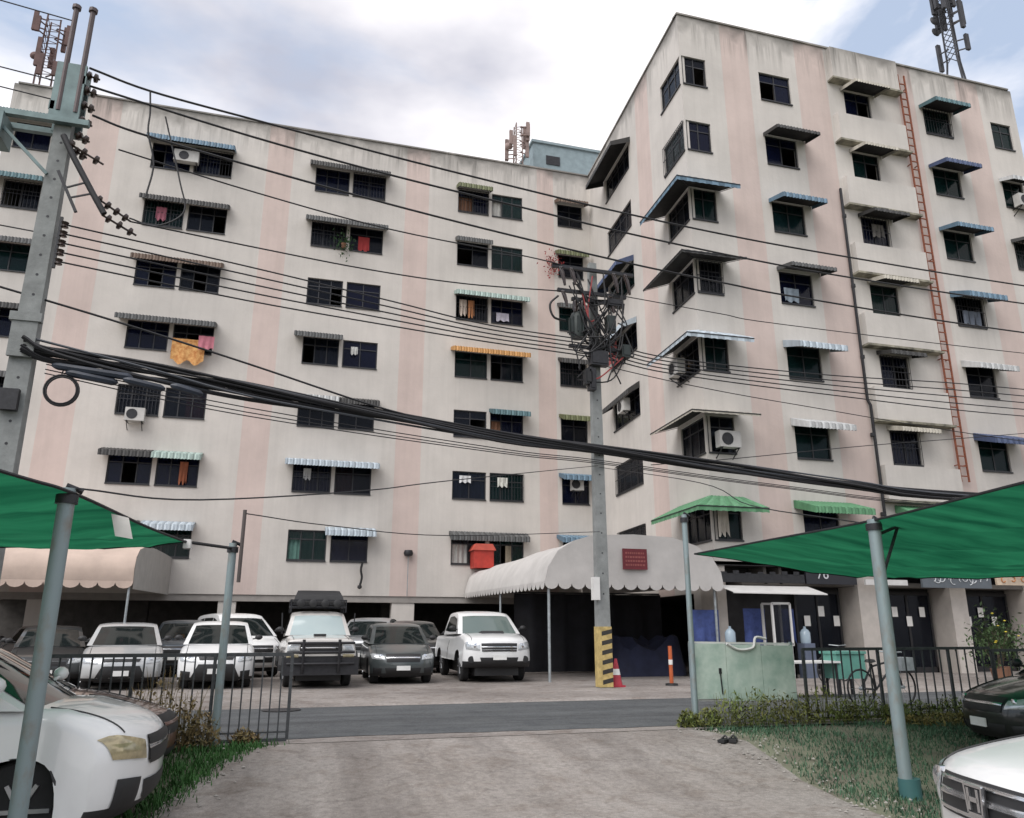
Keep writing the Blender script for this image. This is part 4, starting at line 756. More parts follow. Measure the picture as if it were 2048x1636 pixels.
    def patch(nm, corners, mat, off=.012, nu=8, nv=5, parent=None):
        (a, b, c_, d_) = corners; m = MB()
        for j in range(nv+1):
            for i in range(nu+1):
                u, v = i/nu, j/nv; s = (a[0]*(1-u)+b[0]*u)*(1-v)+(d_[0]*(1-u)+c_[0]*u)*v; z = (a[1]*(1-u)+b[1]*u)*(1-v)+(d_[1]*(1-u)+c_[1]*u)*v
                e = off*(1 if 0 < i < nu and 0 < j < nv else .45); p = D(xf(z), z, s); a_ = abs(s); ny = a_**2*.8
                m.v.append((p[0]+e, p[1]+math.copysign(e*ny*1.5, s) if s else p[1], p[2]+e*.4))
        m.f = [(j*(nu+1)+i, j*(nu+1)+i+1, (j+1)*(nu+1)+i+1, (j+1)*(nu+1)+i) for j in range(nv) for i in range(nu)]; m.m = [0]*len(m.f)
        return m.build(nm, mat, parent or t, 50)
    zl = {'sedan': .63, 'hatch': .66, 'suv': .82, 'pickup': .87, 'oldpickup': .88, 'van': .84, 'near': .76}[kind]; hl = .15 if kind in ('sedan', 'hatch') else .2
    for s in (-1, 1):
        if kind == 'oldpickup': patch('headlight', [(s*.6, zl-.09), (s*.93, zl-.09), (s*.93, zl+.1), (s*.6, zl+.1)], lamp); patch('indicator', [(s*.6, zl-.2), (s*.92, zl-.2), (s*.92, zl-.13), (s*.6, zl-.13)], AMBER)
        else: patch('headlight', [(s*.55, zl-hl*.55), (s*.93, zl-hl*.35), (s*.985, zl+hl*.75), (s*.58, zl+hl*.2)], lamp)
        if fog:
            fo = patch('fog_lamp_recess', [(s*.66, zl-.42), (s*.9, zl-.4), (s*.9, zl-.26), (s*.64, zl-.28)], PLASTIC)
    if grille == 'slots':
        patch('grille', [(-.5, zl-.13), (.5, zl-.13), (.53, zl+.07), (-.53, zl+.07)], PLASTIC); patch('grille_bar', [(-.5, zl-.045), (.5, zl-.045), (.52, zl-.005), (-.52, zl-.005)], CHROME if kind != 'sedan' else col, .02)
        patch('lower_intake', [(-.5, zl-.42), (.5, zl-.42), (.55, zl-.27), (-.55, zl-.27)], PLASTIC)
    elif grille == 'mouth':
        patch('grille', [(-.42, zl-.03), (.42, zl-.03), (.46, zl+.035), (-.46, zl+.035)], PLASTIC); patch('lower_intake', [(-.62, zl-.4), (.62, zl-.4), (.44, zl-.12), (-.44, zl-.12)], PLASTIC)
    elif grille == 'old':
        patch('grille', [(-.58, zl-.12), (.58, zl-.12), (.58, zl+.12), (-.58, zl+.12)], PLASTIC); patch('grille_bar', [(-.55, zl-.01), (.55, zl-.01), (.55, zl+.03), (-.55, zl+.03)], CHROME, .02)
    if plate:
        m = MB(); z = zl-.27; x = xf(z); m.box(x+.012, x+.03, -.17, .17, z-.055, z+.055); m.build('number_plate', PLATE, t)
    for wx in (c['wf'], c['wr']):
        for s in (-1, 1):
            tm, rm = wheel_mesh(c['rw']); w = link('wheel', tm, t, (wx, s*(W2-.175), c['rw']), 0 if s > 0 else math.pi); link('rim', rm, w)
    for s in (-1, 1):
        m = MB(); wx, wz = c['win'][0][0]; p = DC(wx, wz, s)
        m.add([(wx+.04+a, p[1]+s*b, wz+.06+d) for a, b, d in ((.08, .04, -.04), (.08, .2, -.03), (.06, .22, .09), (.06, .06, .1), (-.05, .04, -.04), (-.05, .2, -.03), (-.05, .22, .09), (-.05, .06, .1))], [(0, 1, 2, 3), (7, 6, 5, 4), (0, 4, 5, 1), (1, 5, 6, 2), (2, 6, 7, 3), (3, 7, 4, 0)]); m = MB(); m.tube([(wx+.02, p[1]+s*.0, wz+.05), (wx+.03, p[1]+s*.07, wz+.06)], .018, 6); m.tube([(wx+.03, p[1]+s*(.05+.18*i/8), wz+.09) for i in range(9)], [.012, .045, .058, .064, .066, .064, .056, .04, .01], 10); m.build('mirror', mirror or PLASTIC, t, 60)
    m = MB(); m.box(c['wr']-.45, xn-.35, -(W2-.34), W2-.34, .16, c['rw']+.1); m.build('underbody', PLASTIC, t)
    for s in (-1, 1):
        m = MB(); m.tube([Vector(D(x, z, s*.80))+Vector((0, 0, .004)) for x, z in [(p.x, p.y) for p in nose[int(len(nose)*.55):]]], .006, 4); m.build('bonnet_gap', PLASTIC, t)
        for wv in c['win'][:-1]:
            x = wv[-1][0]-.03; m = MB(); m.tube([Vector(D(x, z, s))+Vector((0, s*.003, 0)) for z in (.36, .5, .65, .8, zb-.04)], .005, 4); m.build('door_gap', PLASTIC, t)
        if kind not in ('oldpickup', 'near'):
            for q_, sc in ((.67, .9),):
                p = D(xf(zl+.01), zl+.01+.03*(q_ > .7), s*q_); hb = MB(); r_ = hl*.3*sc; hb.lathe([(r_*1.25, -.04), (r_*1.25, .0), (r_, .004), (r_*.6, .01), (.003, .014)], (p[0]+.004, p[1], p[2]), 14, axis='x'); hb.build('lamp_bowl', CHROME if q_ < .7 else LAMPG, t, 30)
    if extra: extra(t, c, D, xf, patch, zl, DC)
    return t
DN = -math.pi/2
def bonnet_scoop(t, c, D, xf, patch, zl, DC):
    m = MB(); m.add([(1.75, -.3, 1.17), (1.75, .3, 1.17), (1.7, .28, 1.235), (1.7, -.28, 1.235), (1.2, -.3, 1.19), (1.2, .3, 1.19)], [(0, 1, 2, 3), (3, 2, 5, 4), (0, 3, 4), (1, 5, 2)]); m.build('bonnet_scoop', PLASTIC, t)
    for s in (-1, 1):
        m = MB(); p = D(xf(.55), .55, s*.78); m.lathe([(.085, 0), (.085, .03), (.05, .035)], (p[0]-.01, p[1], p[2]), 14, axis='x'); m.build('fog_lamp', PLASTIC, t, 40)
    patch('grille_bar', [(-.5, zl-.1), (.5, zl-.1), (.5, zl-.085), (-.5, zl-.085)], CHROME, .02)
def roof_rack(t, c, D, xf, patch, zl, DC):
    m = MB()
    for z in (1.86, 2.02):
        for a, b in (((.65, -.68), (.65, .68)), ((-.55, -.68), (-.55, .68)), ((.65, -.68), (-.55, -.68)), ((.65, .68), (-.55, .68))): m.bar((a[0], a[1], z), (b[0], b[1], z), .035)
    for x in (.65, .05, -.55):
        for y in (-.68, .68): m.bar((x, y, 1.72), (x, y, 2.02), .03)
    m.build('roof_rack', DSTEEL, t)
    m = MB(); n = 12; m.add([(x, y*(1-.1*j), z) for j, (x, z) in enumerate(((.6, 1.9), (.55, 2.12), (.3, 2.27), (-.2, 2.3), (-.5, 2.15), (-.52, 1.9))) for y in (-.66, -.4, 0, .4, .66)], [(j*5+i, j*5+i+1, (j+1)*5+i+1, (j+1)*5+i) for j in range(5) for i in range(4)]); m.build('tarpaulin', BLACK, t, 60)
    for y in (-.45, -.15, .15, .45):
        m = MB(); m.lathe([(.03, -.05), (.09, -.02), (.1, .03), (.085, .04)], (.72, y, 1.94), 12, axis='x'); m.build('spot_lamp', PLASTIC, t, 40)
    m = MB()
    for z in (.55, .8, 1.0): m.tube([(2.5, -.75, z), (2.58, -.4, z), (2.58, .4, z), (2.5, .75, z)], .03, 8)
    for y in (-.4, .4): m.tube([(2.5, y, .35), (2.58, y, .55), (2.58, y, 1.08)], .035, 8)
    m.box(2.4, 2.5, -.86, .86, .3, .68); m.build('bull_bar', DSTEEL, t, 40)
    m = MB(); m.box(1.55, 1.8, -.14, .14, 1.155, 1.2); m.build('bonnet_scoop', PLASTIC, t)
    for y in (-.89, .89):
        m = MB(); m.tube([(.95, y*.97, 1.2), (.9, y, 1.7)], .015, 5); m.build('snorkel', DSTEEL, t)
    for s in (-1, 1):
        for wx in (c['wf'], c['wr']):
            m = MB(); r = c['rw']+.06; a = [math.pi*i/10 for i in range(11)]
            m.add([(wx+r*math.cos(b), s*(c['W']/2-.02+w_), c['rw']+r*math.sin(b)) for w_ in (0, .09) for b in a], [(i, i+1, 12+i, 11+i) for i in range(10)]); m.build('wheel_flare', PLASTIC, t)
G1 = 'cars parked nose-out along the far side of the road'
car('pickup_truck', 'white double cab pickup with round fog lamps parked nearest the entrance canopy', 'pickup', 'pickup', (5.68, 20.95, .03), DN-.04, PW, scale=1.07, glass=CARGLASSREFL, extra=bonnet_scoop, fog=False, group=G1)
car('car', 'dark grey hatchback between the white double cab pickup and the pickup with the roof rack', 'car', 'hatch', (3.16, 21.1, .03), DN-.03, PGB, scale=1.03, group=G1)
car('pickup_truck', 'old white pickup with black bull bar and loaded roof rack', 'pickup', 'oldpickup', (1.02, 20.1, .03), DN+.02, PWO, scale=1.04, glass=CARGLASSL, extra=roof_rack, grille='old', fog=False, group=G1)
car('car', 'white hatchback parked behind the left gate, next to the pickup with roof rack', 'car', 'hatch', (-1.35, 20.5, .03), DN+.05, PW, scale=1.05, grille='mouth', group=G1)
car('car', 'pale silver sedan parked behind the left gate, left of the white hatchback', 'car', 'sedan', (-3.42, 20.7, .03), DN+.14, scale=1.05, grille='mouth', fog=False, col= paint('pale_silver', (.5, .51, .51), .3), group=G1)
car('car', 'dark grey sedan parked left of the pale silver sedan', 'car', 'sedan', (-5.3, 22.0, .03), DN+.2, PG, group=G1)
car('car', 'white sedan at the far left end of the parked row', 'car', 'sedan', (-7.4, 22.6, .03), DN+.25, PW, group=G1)
G2 = 'cars parked in the second row under the building'
car('minivan', 'white minivan in the second row left of the roof rack', 'minivan', 'van', (-.5, 25.2, .03), DN+.35, PW, group=G2)
car('pickup_truck', 'silver pickup in the second row right of the roof rack', 'pickup', 'pickup', (2.35, 25.9, .03), DN-.3, PS, group=G2)
car('car', 'black car in the second row behind the dark grey hatchback and white pickup', 'car', 'suv', (4.55, 26.2, .03), DN, PK, group=G2)
car('car', 'dark blue-grey car in the second row behind the white hatchback', 'car', 'suv', (-2.9, 26.0, .03), DN, paint('blue_grey', (.06, .075, .09), .3), group=G2)
car('car', 'grey car in the second row behind the dark sedan at left', 'car', 'hatch', (-7.2, 27.0, .03), DN, PS, group=G2)
# near cars in the lot
def front_left(t, c, D, xf, patch, zl, DC):
    patch('grille_surround', [(-.48, zl-.16), (.48, zl-.16), (.52, zl+.07), (-.52, zl+.07)], PLASTIC, .02)
    for i, (dy, dz) in enumerate(((0, .035), (-.03, -.02), (.03, -.02))):     # three-diamond badge on the nose
        m = MB(); x = xf(zl)+.05; m.add([(x, dy, zl+dz+.035), (x, dy+.022, zl+dz), (x, dy, zl+dz-.035), (x, dy-.022, zl+dz)], [(0, 1, 2, 3)]); m.build('badge_diamond', CHROME, t)
    for s in (-1, 1):
        patch('bumper_intake', [(s*.62, zl-.46), (s*.9, zl-.44), (s*.88, zl-.22), (s*.6, zl-.24)], PLASTIC, .015)
    m = MB()
    for y in (-.45, .3): m.bar((1.25, y, 1.12), (1.1, y+.55, 1.14), .02)
    m.build('wiper', PLASTIC, t)
car('car', 'white crossover with dark grille at lower left behind the net post, nose towards the drive', 'car', 'near', (-.9, 7.98, -.3), 0, PW, mirror=PW, lamp=AMBER, extra=front_left, fog=False, plate=False)
car('car', 'reddish brown car parked beyond the white crossover at lower left', 'car', 'sedan', (-1.0, 9.9, -.2), .0, PB, plate=False)
def front_right(t, c, D, xf, patch, zl, DC):
    for i in range(3): patch('grille_bar', [(-.52, zl-.12+i*.075), (.52, zl-.12+i*.075), (.52, zl-.095+i*.075), (-.52, zl-.095+i*.075)], CHROME, .025)
    x = xf(zl)+.03
    bm = MB(); bm.box(x, x+.012, -.075, .075, zl-.08, zl+.06); b = bm.build('badge', PLASTIC, t)
    m = MB(); x += .014
    for s in (-1, 1): m.box(x, x+.012, s*.04-.011, s*.04+.011, zl-.062, zl+.045)
    m.box(x, x+.012, -.04, .04, zl-.02, zl+.004); m.build('badge_letter', CHROME, b)
    m = MB(); x -= .004
    for a, c_ in (((-.06, -.078), (-.074, .058)), ((.06, -.078), (.074, .058)), ((-.06, -.078), (.06, -.078)), ((-.074, .058), (.074, .058))): m.bar((x+.006, a[0], zl+a[1]), (x+.006, c_[0], zl+c_[1]), .014)
    m.build('badge_ring', CHROME, b)
car('car', 'white crossover with chrome grille and letter badge at the lower right corner', 'car', 'suv', (3.55, 3.6, -.3), math.pi-.24, PW, extra=front_right)
car('car', 'black car under the right net beyond the white crossover', 'car', 'hatch', (9.25, 9.2, -.22), math.pi-.25, PK)
# ------------------------------------------------------------------ green shade nets and their posts
def net_mat():
    m = bpy.data.materials.new('green_shade_net'); m.use_nodes = True; t = m.node_tree; b = t.nodes['Principled BSDF']; b.inputs['Roughness'].default_value = .8
    n = lambda k: t.nodes.new(k); l = t.links.new
    g = n('ShaderNodeTexCoord'); w = n('ShaderNodeTexNoise'); w.inputs['Scale'].default_value = 1.2; w.inputs['Detail'].default_value = 6; l(g.outputs['Object'], w.inputs[0])
    r_ = n('ShaderNodeValToRGB'); r_.color_ramp.elements[0].color = (.005, .07, .034, 1); r_.color_ramp.elements[1].color = (.02, .17, .08, 1); mpn = n('ShaderNodeMapping'); mpn.inputs['Scale'].default_value = (.5, 3.2, 2); l(g.outputs['Object'], mpn.inputs[0]); l(mpn.outputs[0], w.inputs[0]); r_.color_ramp.elements[0].position = .3; r_.color_ramp.elements[1].position = .7; l(w.outputs[0], r_.inputs[0]); l(r_.outputs[0], b.inputs['Base Color'])
    tr = n('ShaderNodeBsdfTranslucent'); l(r_.outputs[0], tr.inputs[0]); mx_ = n('ShaderNodeMixShader'); mx_.inputs[0].default_value = .6
    o = t.nodes['Material Output']; l(b.outputs[0], mx_.inputs[1]); l(tr.outputs[0], mx_.inputs[2]); l(mx_.outputs[0], o.inputs[0]); return m
NET = net_mat()
def net(t, rows, seed):
    """rows: list of polylines (same count) from the open edge to the far edge"""
    rr = random.Random(seed); A = [crom(r_, 8) for r_ in rows]; k = len(A[0]); cols = [crom([A[j][i] for j in range(len(A))], 8) for i in range(k)]; q = len(cols[0])
    m = MB()
    for i in range(k):
        for j in range(q):
            p = cols[i][j]; e = math.sin(math.pi*i/(k-1))*.6+.4; f_ = math.sin(math.pi*j/(q-1))
            m.v.append((p.x, p.y, p.z-.1*f_*e+.03*math.sin(i*.9+j*.5+seed)*f_+.018*math.sin(j*2.1+i*.35)*f_))
    m.f = [(i*q+j, i*q+j+1, (i+1)*q+j+1, (i+1)*q+j) for i in range(k-1) for j in range(q-1)]; m.m = [0]*len(m.f)
    o = wbuild(m, 'net_sheet', NET, t, 60)
    e = MB(); e.tube([cols[i][0] for i in range(k)], .014, 5); wbuild(e, 'edge_rope', CABLE, t); e = MB(); e.tube([Vector(m.v[(k-1)*q+j]) for j in range(q)], .014, 5); wbuild(e, 'edge_rope', CABLE, t)
    return o
t = thing('shade_net', 'green shade net over the cars at lower left', 'shade net', (-4, 7, 2.4))
net(t, [[(-3.3, 2.6, 2.5), (-1.95, 6.0, 2.41), (-1.62, 6.72, 2.38), (-1.3, 8.3, 2.32), (-1.1, 9.7, 2.33)], [(-5, 2.6, 2.45), (-4, 6, 2.35), (-3.6, 7, 2.32), (-3.2, 8.8, 2.29), (-3.0, 10.35, 2.3)], [(-12, 2.6, 2.4), (-12, 6, 2.3), (-12, 7, 2.3), (-12, 9, 2.28), (-12, 10.8, 2.3)]], 1)
m = MB(); m.tube([(-1.1, 9.7, 2.33), (-.67, 10.85, 2.38)], .02, 5); wbuild(m, 'tie_rope', CABLE, t); m = MB(); m.box(-1.12, -1.04, 9.7, 9.85, 2.26, 2.36); wbuild(m, 'tie_bag', WHITE, t)
o = MB(); o.add([(-1.47, 7.48, 2.33), (-1.33, 7.5, 2.30), (-1.28, 7.52, 2.12), (-1.42, 7.5, 2.14)], [(0, 1, 2, 3)]); tag(o.build('paper_sheet', PAPER), 'white sheet of paper caught on the left green net', 'paper')
t = thing('shade_net', 'green shade net over the grass at lower right', 'shade net', (9, 7, 2.5))
net(t, [[(5.0, 2.2, 2.45), (5.75, 4.8, 2.52), (6.34, 7.35, 2.55), (6.2, 9.3, 2.52), (6.12, 11.05, 2.5)], [(7.5, 2.2, 2.5), (7.7, 5, 2.5), (7.9, 7.4, 2.45), (8.0, 9.4, 2.36), (8.7, 10.9, 2.26)], [(10, 2.2, 2.5), (10, 5, 2.48), (10.2, 7.4, 2.4), (10.3, 9.4, 2.3), (10.5, 10.95, 2.24)], [(15, 2.2, 2.6), (15, 5, 2.55), (15, 7.4, 2.5), (15, 9.4, 2.45), (15, 11, 2.4)]], 4)
def post(label, x, y, z0, z1, r, mat=STEEL, name='net_post', cat='post', extra=True):
    t = thing(name, label, cat, (x, y, z0)); m = MB(); m.tube([(0, 0, 0), (0, 0, (z1-z0)*.5), (0, 0, z1-z0)], r, 14); m.build('tube', mat, t, 40)
    if extra:
        m = MB(); m.tube([(-.02, 0, z1-z0-.06), (.0, -.02, z1-z0+.02), (.1, .02, z1-z0-.02)], .025, 6); m.tube([(0, 0, z1-z0-.12), (0, 0, z1-z0-.05)], r+.02, 12); m.build('tie', DSTEEL, t, 40)
    return t
GALV = pm('weathered_galvanised_pipe', (.27, .335, .345), .6, .35, var=.12, scale=7, stretch=(1, 1, .5), col2=(.19, .16, .13), thr=(.5, .78))
post('thick grey steel post holding the left green net', -1.66, 6.78, -.32, 2.42, .062, GALV)
rp = post('thick grey steel post holding the right green net', 6.36, 7.38, -.32, 2.56, .068, GALV)
m = MB(); m.tube([(.04, 0, 0), (.04, 0, .2)], .11, 14); m.build('foot_sleeve', pm('teal_sleeve', (.04, .12, .12), .6), rp, 40)
m = MB(); m.bar((0, 0, 2.7), (.5, .1, 2.86), .03); m.bar((.06, 0, 2.3), (.42, .1, 2.84), .025); m.build('net_arm', DSTEEL, rp)
post('slim grey gate post at the left end of the drive entrance', -.65, 10.9, -.02, 2.45, .05, GALV, 'gate_post')
post('thin rusty pipe lashed to the upper left gate post', -.54, 10.84, 1.95, 2.88, .024, pm('brown_pipe', (.09, .075, .07), .6, .3), 'pipe', 'pipe', False)
post('slim grey gate post at the right side of the drive entrance', 6.03, 11.15, -.02, 3.12, .042, GALV, 'gate_post')
# ------------------------------------------------------------------ gate and railing
BARM = MB(); BARM.box(-.009, .009, -.009, .009, 0, 1.0); GATEM = pm('worn_gate_paint', (.06, .064, .068), .6, .3, var=.35, scale=15); BARME = BARM.mesh('bar', GATEM)
def railing(name, label, cat, x0, x1, y, z, h, n, mat=None, slope=0, skip=()):
    t = thing(name, label, cat, (x0, y, z)); w = x1-x0
    for zz, hh in ((h, .045), (.06, .04), (h*.14, .02)):
        m = MB(); m.bar((0, 0, zz), (w, slope, zz), .035, hh); m.build('rail', mat or GATEM, t)
    for i in range(n+1):
        if i in skip: continue
        o = link('bar', BARME, t, (w*i/n, slope*i/n, .06)); o.scale = (1.0 if i % 8 else 2.2, 1.0 if i % 8 else 2.2, h-.05)
    return t
railing('gate', 'low dark metal sliding gate with upright bars left of the drive', 'gate', -2.6, .2, 10.95, -.02, 1.08, 24)
railing('fence', 'dark metal railing behind the grass on the right', 'fence', 8.0, 11.7, 11.2, -.02, 1.09, 21)
railing('fence', 'dark railing of the next lot seen behind the black car at right', 'fence', 11.75, 16, 11.2, -.02, 1.05, 24)
# pale green board, weeds at its foot
t = thing('board_fence', 'pale green weathered board beside the right gate post', 'board', (7.0, 11.3, .3))
GB = pm('faded_green_paint', (.36, .52, .44), .75, var=.2, scale=2.6, col2=(.52, .58, .52), bump=.2, bscale=12)
for i, (a, b) in enumerate(((-.9, -.32), (-.31, .3), (.31, .88))):
    m = MB(); m.box(a, b, -.012-.004*i, .012-.004*i, .04*(i == 0)+.02, .86-.015*i); m.build('panel', GB, t)
m = MB(); m.bar((-.92, .03, .88), (.9, .03, .85), .03); m.bar((-.92, .03, .04), (.9, .03, .04), .03); m.build('rail', WHITE, t)
for x in (-.9, .88): 
    m = MB(); m.bar((x, .03, -.3), (x, .03, .88), .045); m.build('upright', GALV, t)
m = MB(); m.box(-.46, -.42, -.03, -.014, .42, .5); m.bar((-.44, -.02, .44), (-.42, -.02, .12), .015); m.build('latch', DSTEEL, t)
m = MB(); m.tube(crom([(-.3, -.03, .86), (-.1, -.04, .77), (.15, -.04, .8), (.22, -.03, .95), (.4, -.03, .93)], 6), .022, 6); m.build('white_hose', WHITE, t, 60)
# ------------------------------------------------------------------ shop clutter under the nearer wing
t = thing('shop_awning', 'small white shop awning under a black fascia beside the entrance canopy', 'awning', (14, 21.2, 2.4))
m = MB(); m.add([(-1.6, 0, .26), (1.55, 0, .26), (1.55, -.9, 0), (-1.6, -.9, .02), (1.55, -.9, -.03), (-1.6, -.9, -.01)], [(0, 1, 2, 3), (3, 2, 4, 5)]); m.build('sheet', WHITE, t)
m = MB(); m.box(-1.45, 1.5, .05, .12, .36, .62); m.build('fascia', DSTEEL, t)
for i in range(7):
    m = MB(); m.box(-1.4+i*.42, -1.2+i*.42, .04, .06, .6, .6+random.uniform(.04, .12)); m.build('finial', DSTEEL, t)
def sign(name, label, x0, x1, z0, z1, y, mat, strokes, smat, txt=None, seed=1):
    t = thing(name, label, 'sign', ((x0+x1)/2, y, z0)); w = (x1-x0)/2; h = z1-z0; rr = random.Random(seed)
    m = MB(); m.box(-w, w, 0, .08, 0, h); m.build('board', mat, t)
    if txt:
        me = text_mesh(txt, h*.75); me.materials.append(smat); o = link('lettering', me, t, (-w*.35, -.012, h*.5)); o.rotation_euler = (R(90), 0, 0)
    for i in range(strokes):
        x = -w*.8+1.6*w*i/max(1, strokes-1); c = Vector((x, -.012, h*rr.uniform(.35, .65))); rad = h*rr.uniform(.12, .26); a0 = rr.uniform(0, 6); m = MB()
        m.tube([c+Vector((rad*math.cos(a0+a*.45), 0, rad*math.sin(a0+a*.45))) for a in range(rr.randint(5, 11))], .016, 5); m.build('print_mark', smat, t)
    return t
sign('shop_sign', 'black sign with pale numerals above the first shop', 15.6, 17.45, 2.75, 3.35, 21.3, pm('black_sign', (.015, .015, .02), .4), 0, pm('pale_ink', (.55, .56, .58), .6), '76', 1)
sign('shop_sign', 'grey patterned sign over the middle shop below the net', 19.6, 22.35, 2.68, 3.3, 20.9, pm('slate_sign', (.10, .115, .13), .4), 15, pm('silver_ink', (.5, .52, .53), .5), None, 2)
sign('shop_sign', 'orange and cream sign at the right end of the shops', 22.6, 25.2, 2.8, 3.2, 20.9, pm('cream_sign', (.5, .4, .3), .5, var=.3, scale=2), 6, pm('orange_ink', (.45, .16, .04), .5), None, 3)
sign('shop_sign', 'narrow white strip sign behind the right net post', 17.7, 19.3, 2.75, 2.92, 21.2, WHITE, 0, PAPER)
BL = pm('blue_tarp', (.06, .09, .26), .8, var=.35, scale=4)
for i, (x, z, w, h, lb) in enumerate(((11.6, 1.95, .95, 1.1, 'blue tarpaulin hanging left of the stall under the entrance canopy'), (13.4, 2.0, .75, 1.1, 'blue tarpaulin hanging next to the white stall frame'), (14.7, 2.0, .5, 1.0, 'purple-blue tarpaulin hanging right of the white stall frame'))):
    cloth('tarpaulin', lb, 'tarpaulin', FR, x, z, w, h, BL, 0.1-.05*i, seed=i+7)
t = thing('stall_frame', 'white framed stall cabinet with glass under the small white awning', 'cabinet', (14.15, 20.9, .03))
m = MB()
for x in (-.3, .3):
    for y in (-.25, .25): m.bar((x, y, 0), (x, y, 2.1), .06)
for z in (.95, 2.1):
    m.bar((-.3, -.25, z), (.3, -.25, z), .06); m.bar((-.3, .25, z), (.3, .25, z), .06)
m.build('frame', WHITE, t); m = MB(); m.box(-.33, .33, -.28, .28, .0, .9); m.build('counter', WHITE, t); m = MB(); m.box(-.27, .27, -.24, -.235, 1.0, 2.05); m.build('pane', GLASS[0], t)
for i, x in enumerate((15.0, 12.5)):
    t = thing('water_bottle', ('pale water dispenser bottle right of the stall cabinet', 'pale water dispenser bottle left of the stall cabinet')[i], 'bottle', (x, 20.8, 1.0))
    m = MB(); m.lathe([(.02, 0), (.14, .0), (.15, .05), (.15, .3), (.1, .38), (.04, .42), (.04, .48), (.01, .48)], (0, 0, 0), 14); m.build('bottle', pm('bottle_plastic', (.32, .4, .46), .2, var=.1), t, 40)
    m = MB(); m.box(-.18, .18, -.18, .18, -.97, 0); m.build('stand', pm('blue_grey_stand', (.1, .12, .17), .6), t)
def bicycle(label, x, y, rz):
    t = thing('bicycle', label, 'bicycle', (x, y, .03), rz)
    for wx in (-.5, .5):
        m = MB(); m.tube([(wx+.32*math.cos(a*.2618), 0, .33+.32*math.sin(a*.2618)) for a in range(25)], .018, 6); w = m.build('wheel', TYRE, t, 60)
        m = MB()
        for a in range(8): m.bar((wx, 0, .33), (wx+.31*math.cos(a*.785), 0, .33+.31*math.sin(a*.785)), .005)
        m.lathe([(.03, -.04), (.03, .04)], (wx, 0, .33), 8, axis='y'); m.build('spokes', STEEL, w)
    m = MB()
    for a, b in (((-.5, .33), (-.15, .3)), ((-.15, .3), (-.2, .75)), ((-.5, .33), (-.2, .72)), ((-.15, .3), (.35, .75)), ((-.19, .7), (.35, .8)), ((.5, .33), (.33, .92))): m.tube([(a[0], 0, a[1]), (b[0], 0, b[1])], .018, 6)
    m.build('frame', DSTEEL, t); m = MB(); m.lathe([(.02, .76), (.1, .78), (.08, .82), (.02, .83)], (-.22, 0, 0), 8); m.build('saddle', BLACK, t)
    m = MB(); m.tube([(.3, -.25, .95), (.35, 0, .93), (.3, .25, .95)], .014, 6); m.build('handlebar', STEEL, t); m = MB(); m.box(.4, .7, -.14, .14, .62, .85); m.build('basket', STEEL, t)
bicycle('bicycle standing behind the right railing beside the net post', 10.6, 12.6, .12); bicycle('bicycle parked near the shops behind the right railing', 14.5, 19.0, .4)
for i, (x, y, c, lb) in enumerate(((11.7, 15.0, (.10, .27, .22), 'green plastic crate stand behind the railing left of the net post'),)):
    t = thing('crate', lb, 'crate', (x, y, .03)); mt = pm('crate_%d' % i, c, .6, var=.2); m = MB(); m.box(-.35, .35, -.25, .25, .35, .85); m.box(-.38, .38, -.28, .28, .85, .9); m.build('bin', mt, t)
    for sx in (-.3, .3):
        for sy in (-.2, .2): m = MB(); m.bar((sx, sy, 0), (sx, sy, .35), .04); m.build('leg', DSTEEL, t)
t = thing('table', 'small dark table with white top edge behind the right railing', 'table', (10.6, 15.0, .0)); m = MB(); m.box(-.8, .8, -.3, .3, .7, .74); m.build('top', WHITE, t)
for sx in (-.72, .72):
    for sy in (-.24, .24): m = MB(); m.bar((sx, sy, .01), (sx, sy, .7), .035); m.build('leg', DSTEEL, t)
# traffic cone by the striped pole
t = thing('traffic_cone', 'red traffic cone standing beside the striped utility pole', 'traffic cone', (8.08, 18.85, .03)); RED = pm('cone_red', (.4, .03, .05), .5, var=.2)
m = MB(); m.box(-.17, .17, -.17, .17, 0, .04); m.build('base', RED, t); m = MB(); m.lathe([(.15, .04), (.03, .66), (.02, .66)], (0, 0, 0), 16); m.build('cone', RED, t, 40); m = MB(); m.lathe([(.108, .28), (.08, .42)], (0, 0, 0), 16); m.build('reflective_band', PLATE, t, 40)
t = thing('barrier_post', 'orange and white barrier post inside the entrance by the right gate post', 'barrier', (9.6, 18.9, .03)); m = MB(); m.tube([(0, 0, 0), (0, 0, .95)], .05, 10); m.build('tube', pm('orange_post', (.45, .1, .03), .5), t, 40); m = MB(); m.tube([(0, 0, .5), (0, 0, .62)], .054, 10); m.build('band', PLATE, t, 40); m = MB(); m.lathe([(.02, 0), (.16, .0), (.15, .05), (.05, .06)], (0, 0, 0), 12); m.build('foot', BLACK, t, 40)
for i, (dx, lb) in enumerate(((0, 'left black sandal lying at the right edge of the drive'), (.13, 'right black sandal lying at the right edge of the drive'))):
    m = MB(); m.prism([(-.05, -.12), (.04, -.12), (.055, .06), (.02, .13), (-.04, .12), (-.055, .0)], lambda x, y: (x, y, 0), lambda x, y: (x, y, .035)); m.tube([(-.05, .02, .03), (0, .04, .075), (.05, .02, .03)], .014, 5)
    tag(m.build('sandal', BLACK, loc=(5.75+dx, 9.9, gz(9.9)+.004), rz=-.9+.3*i), lb, 'sandal')
m = MB(); m.lathe([(.32, 0), (.34, .012), (.02, .014)], (0, 0, 0), 20); tag(m.build('manhole_cover', DSTEEL, loc=(.15, 15.2, .009), smooth=30), 'dark manhole cover in the asphalt near the far edge of the road', 'manhole cover')
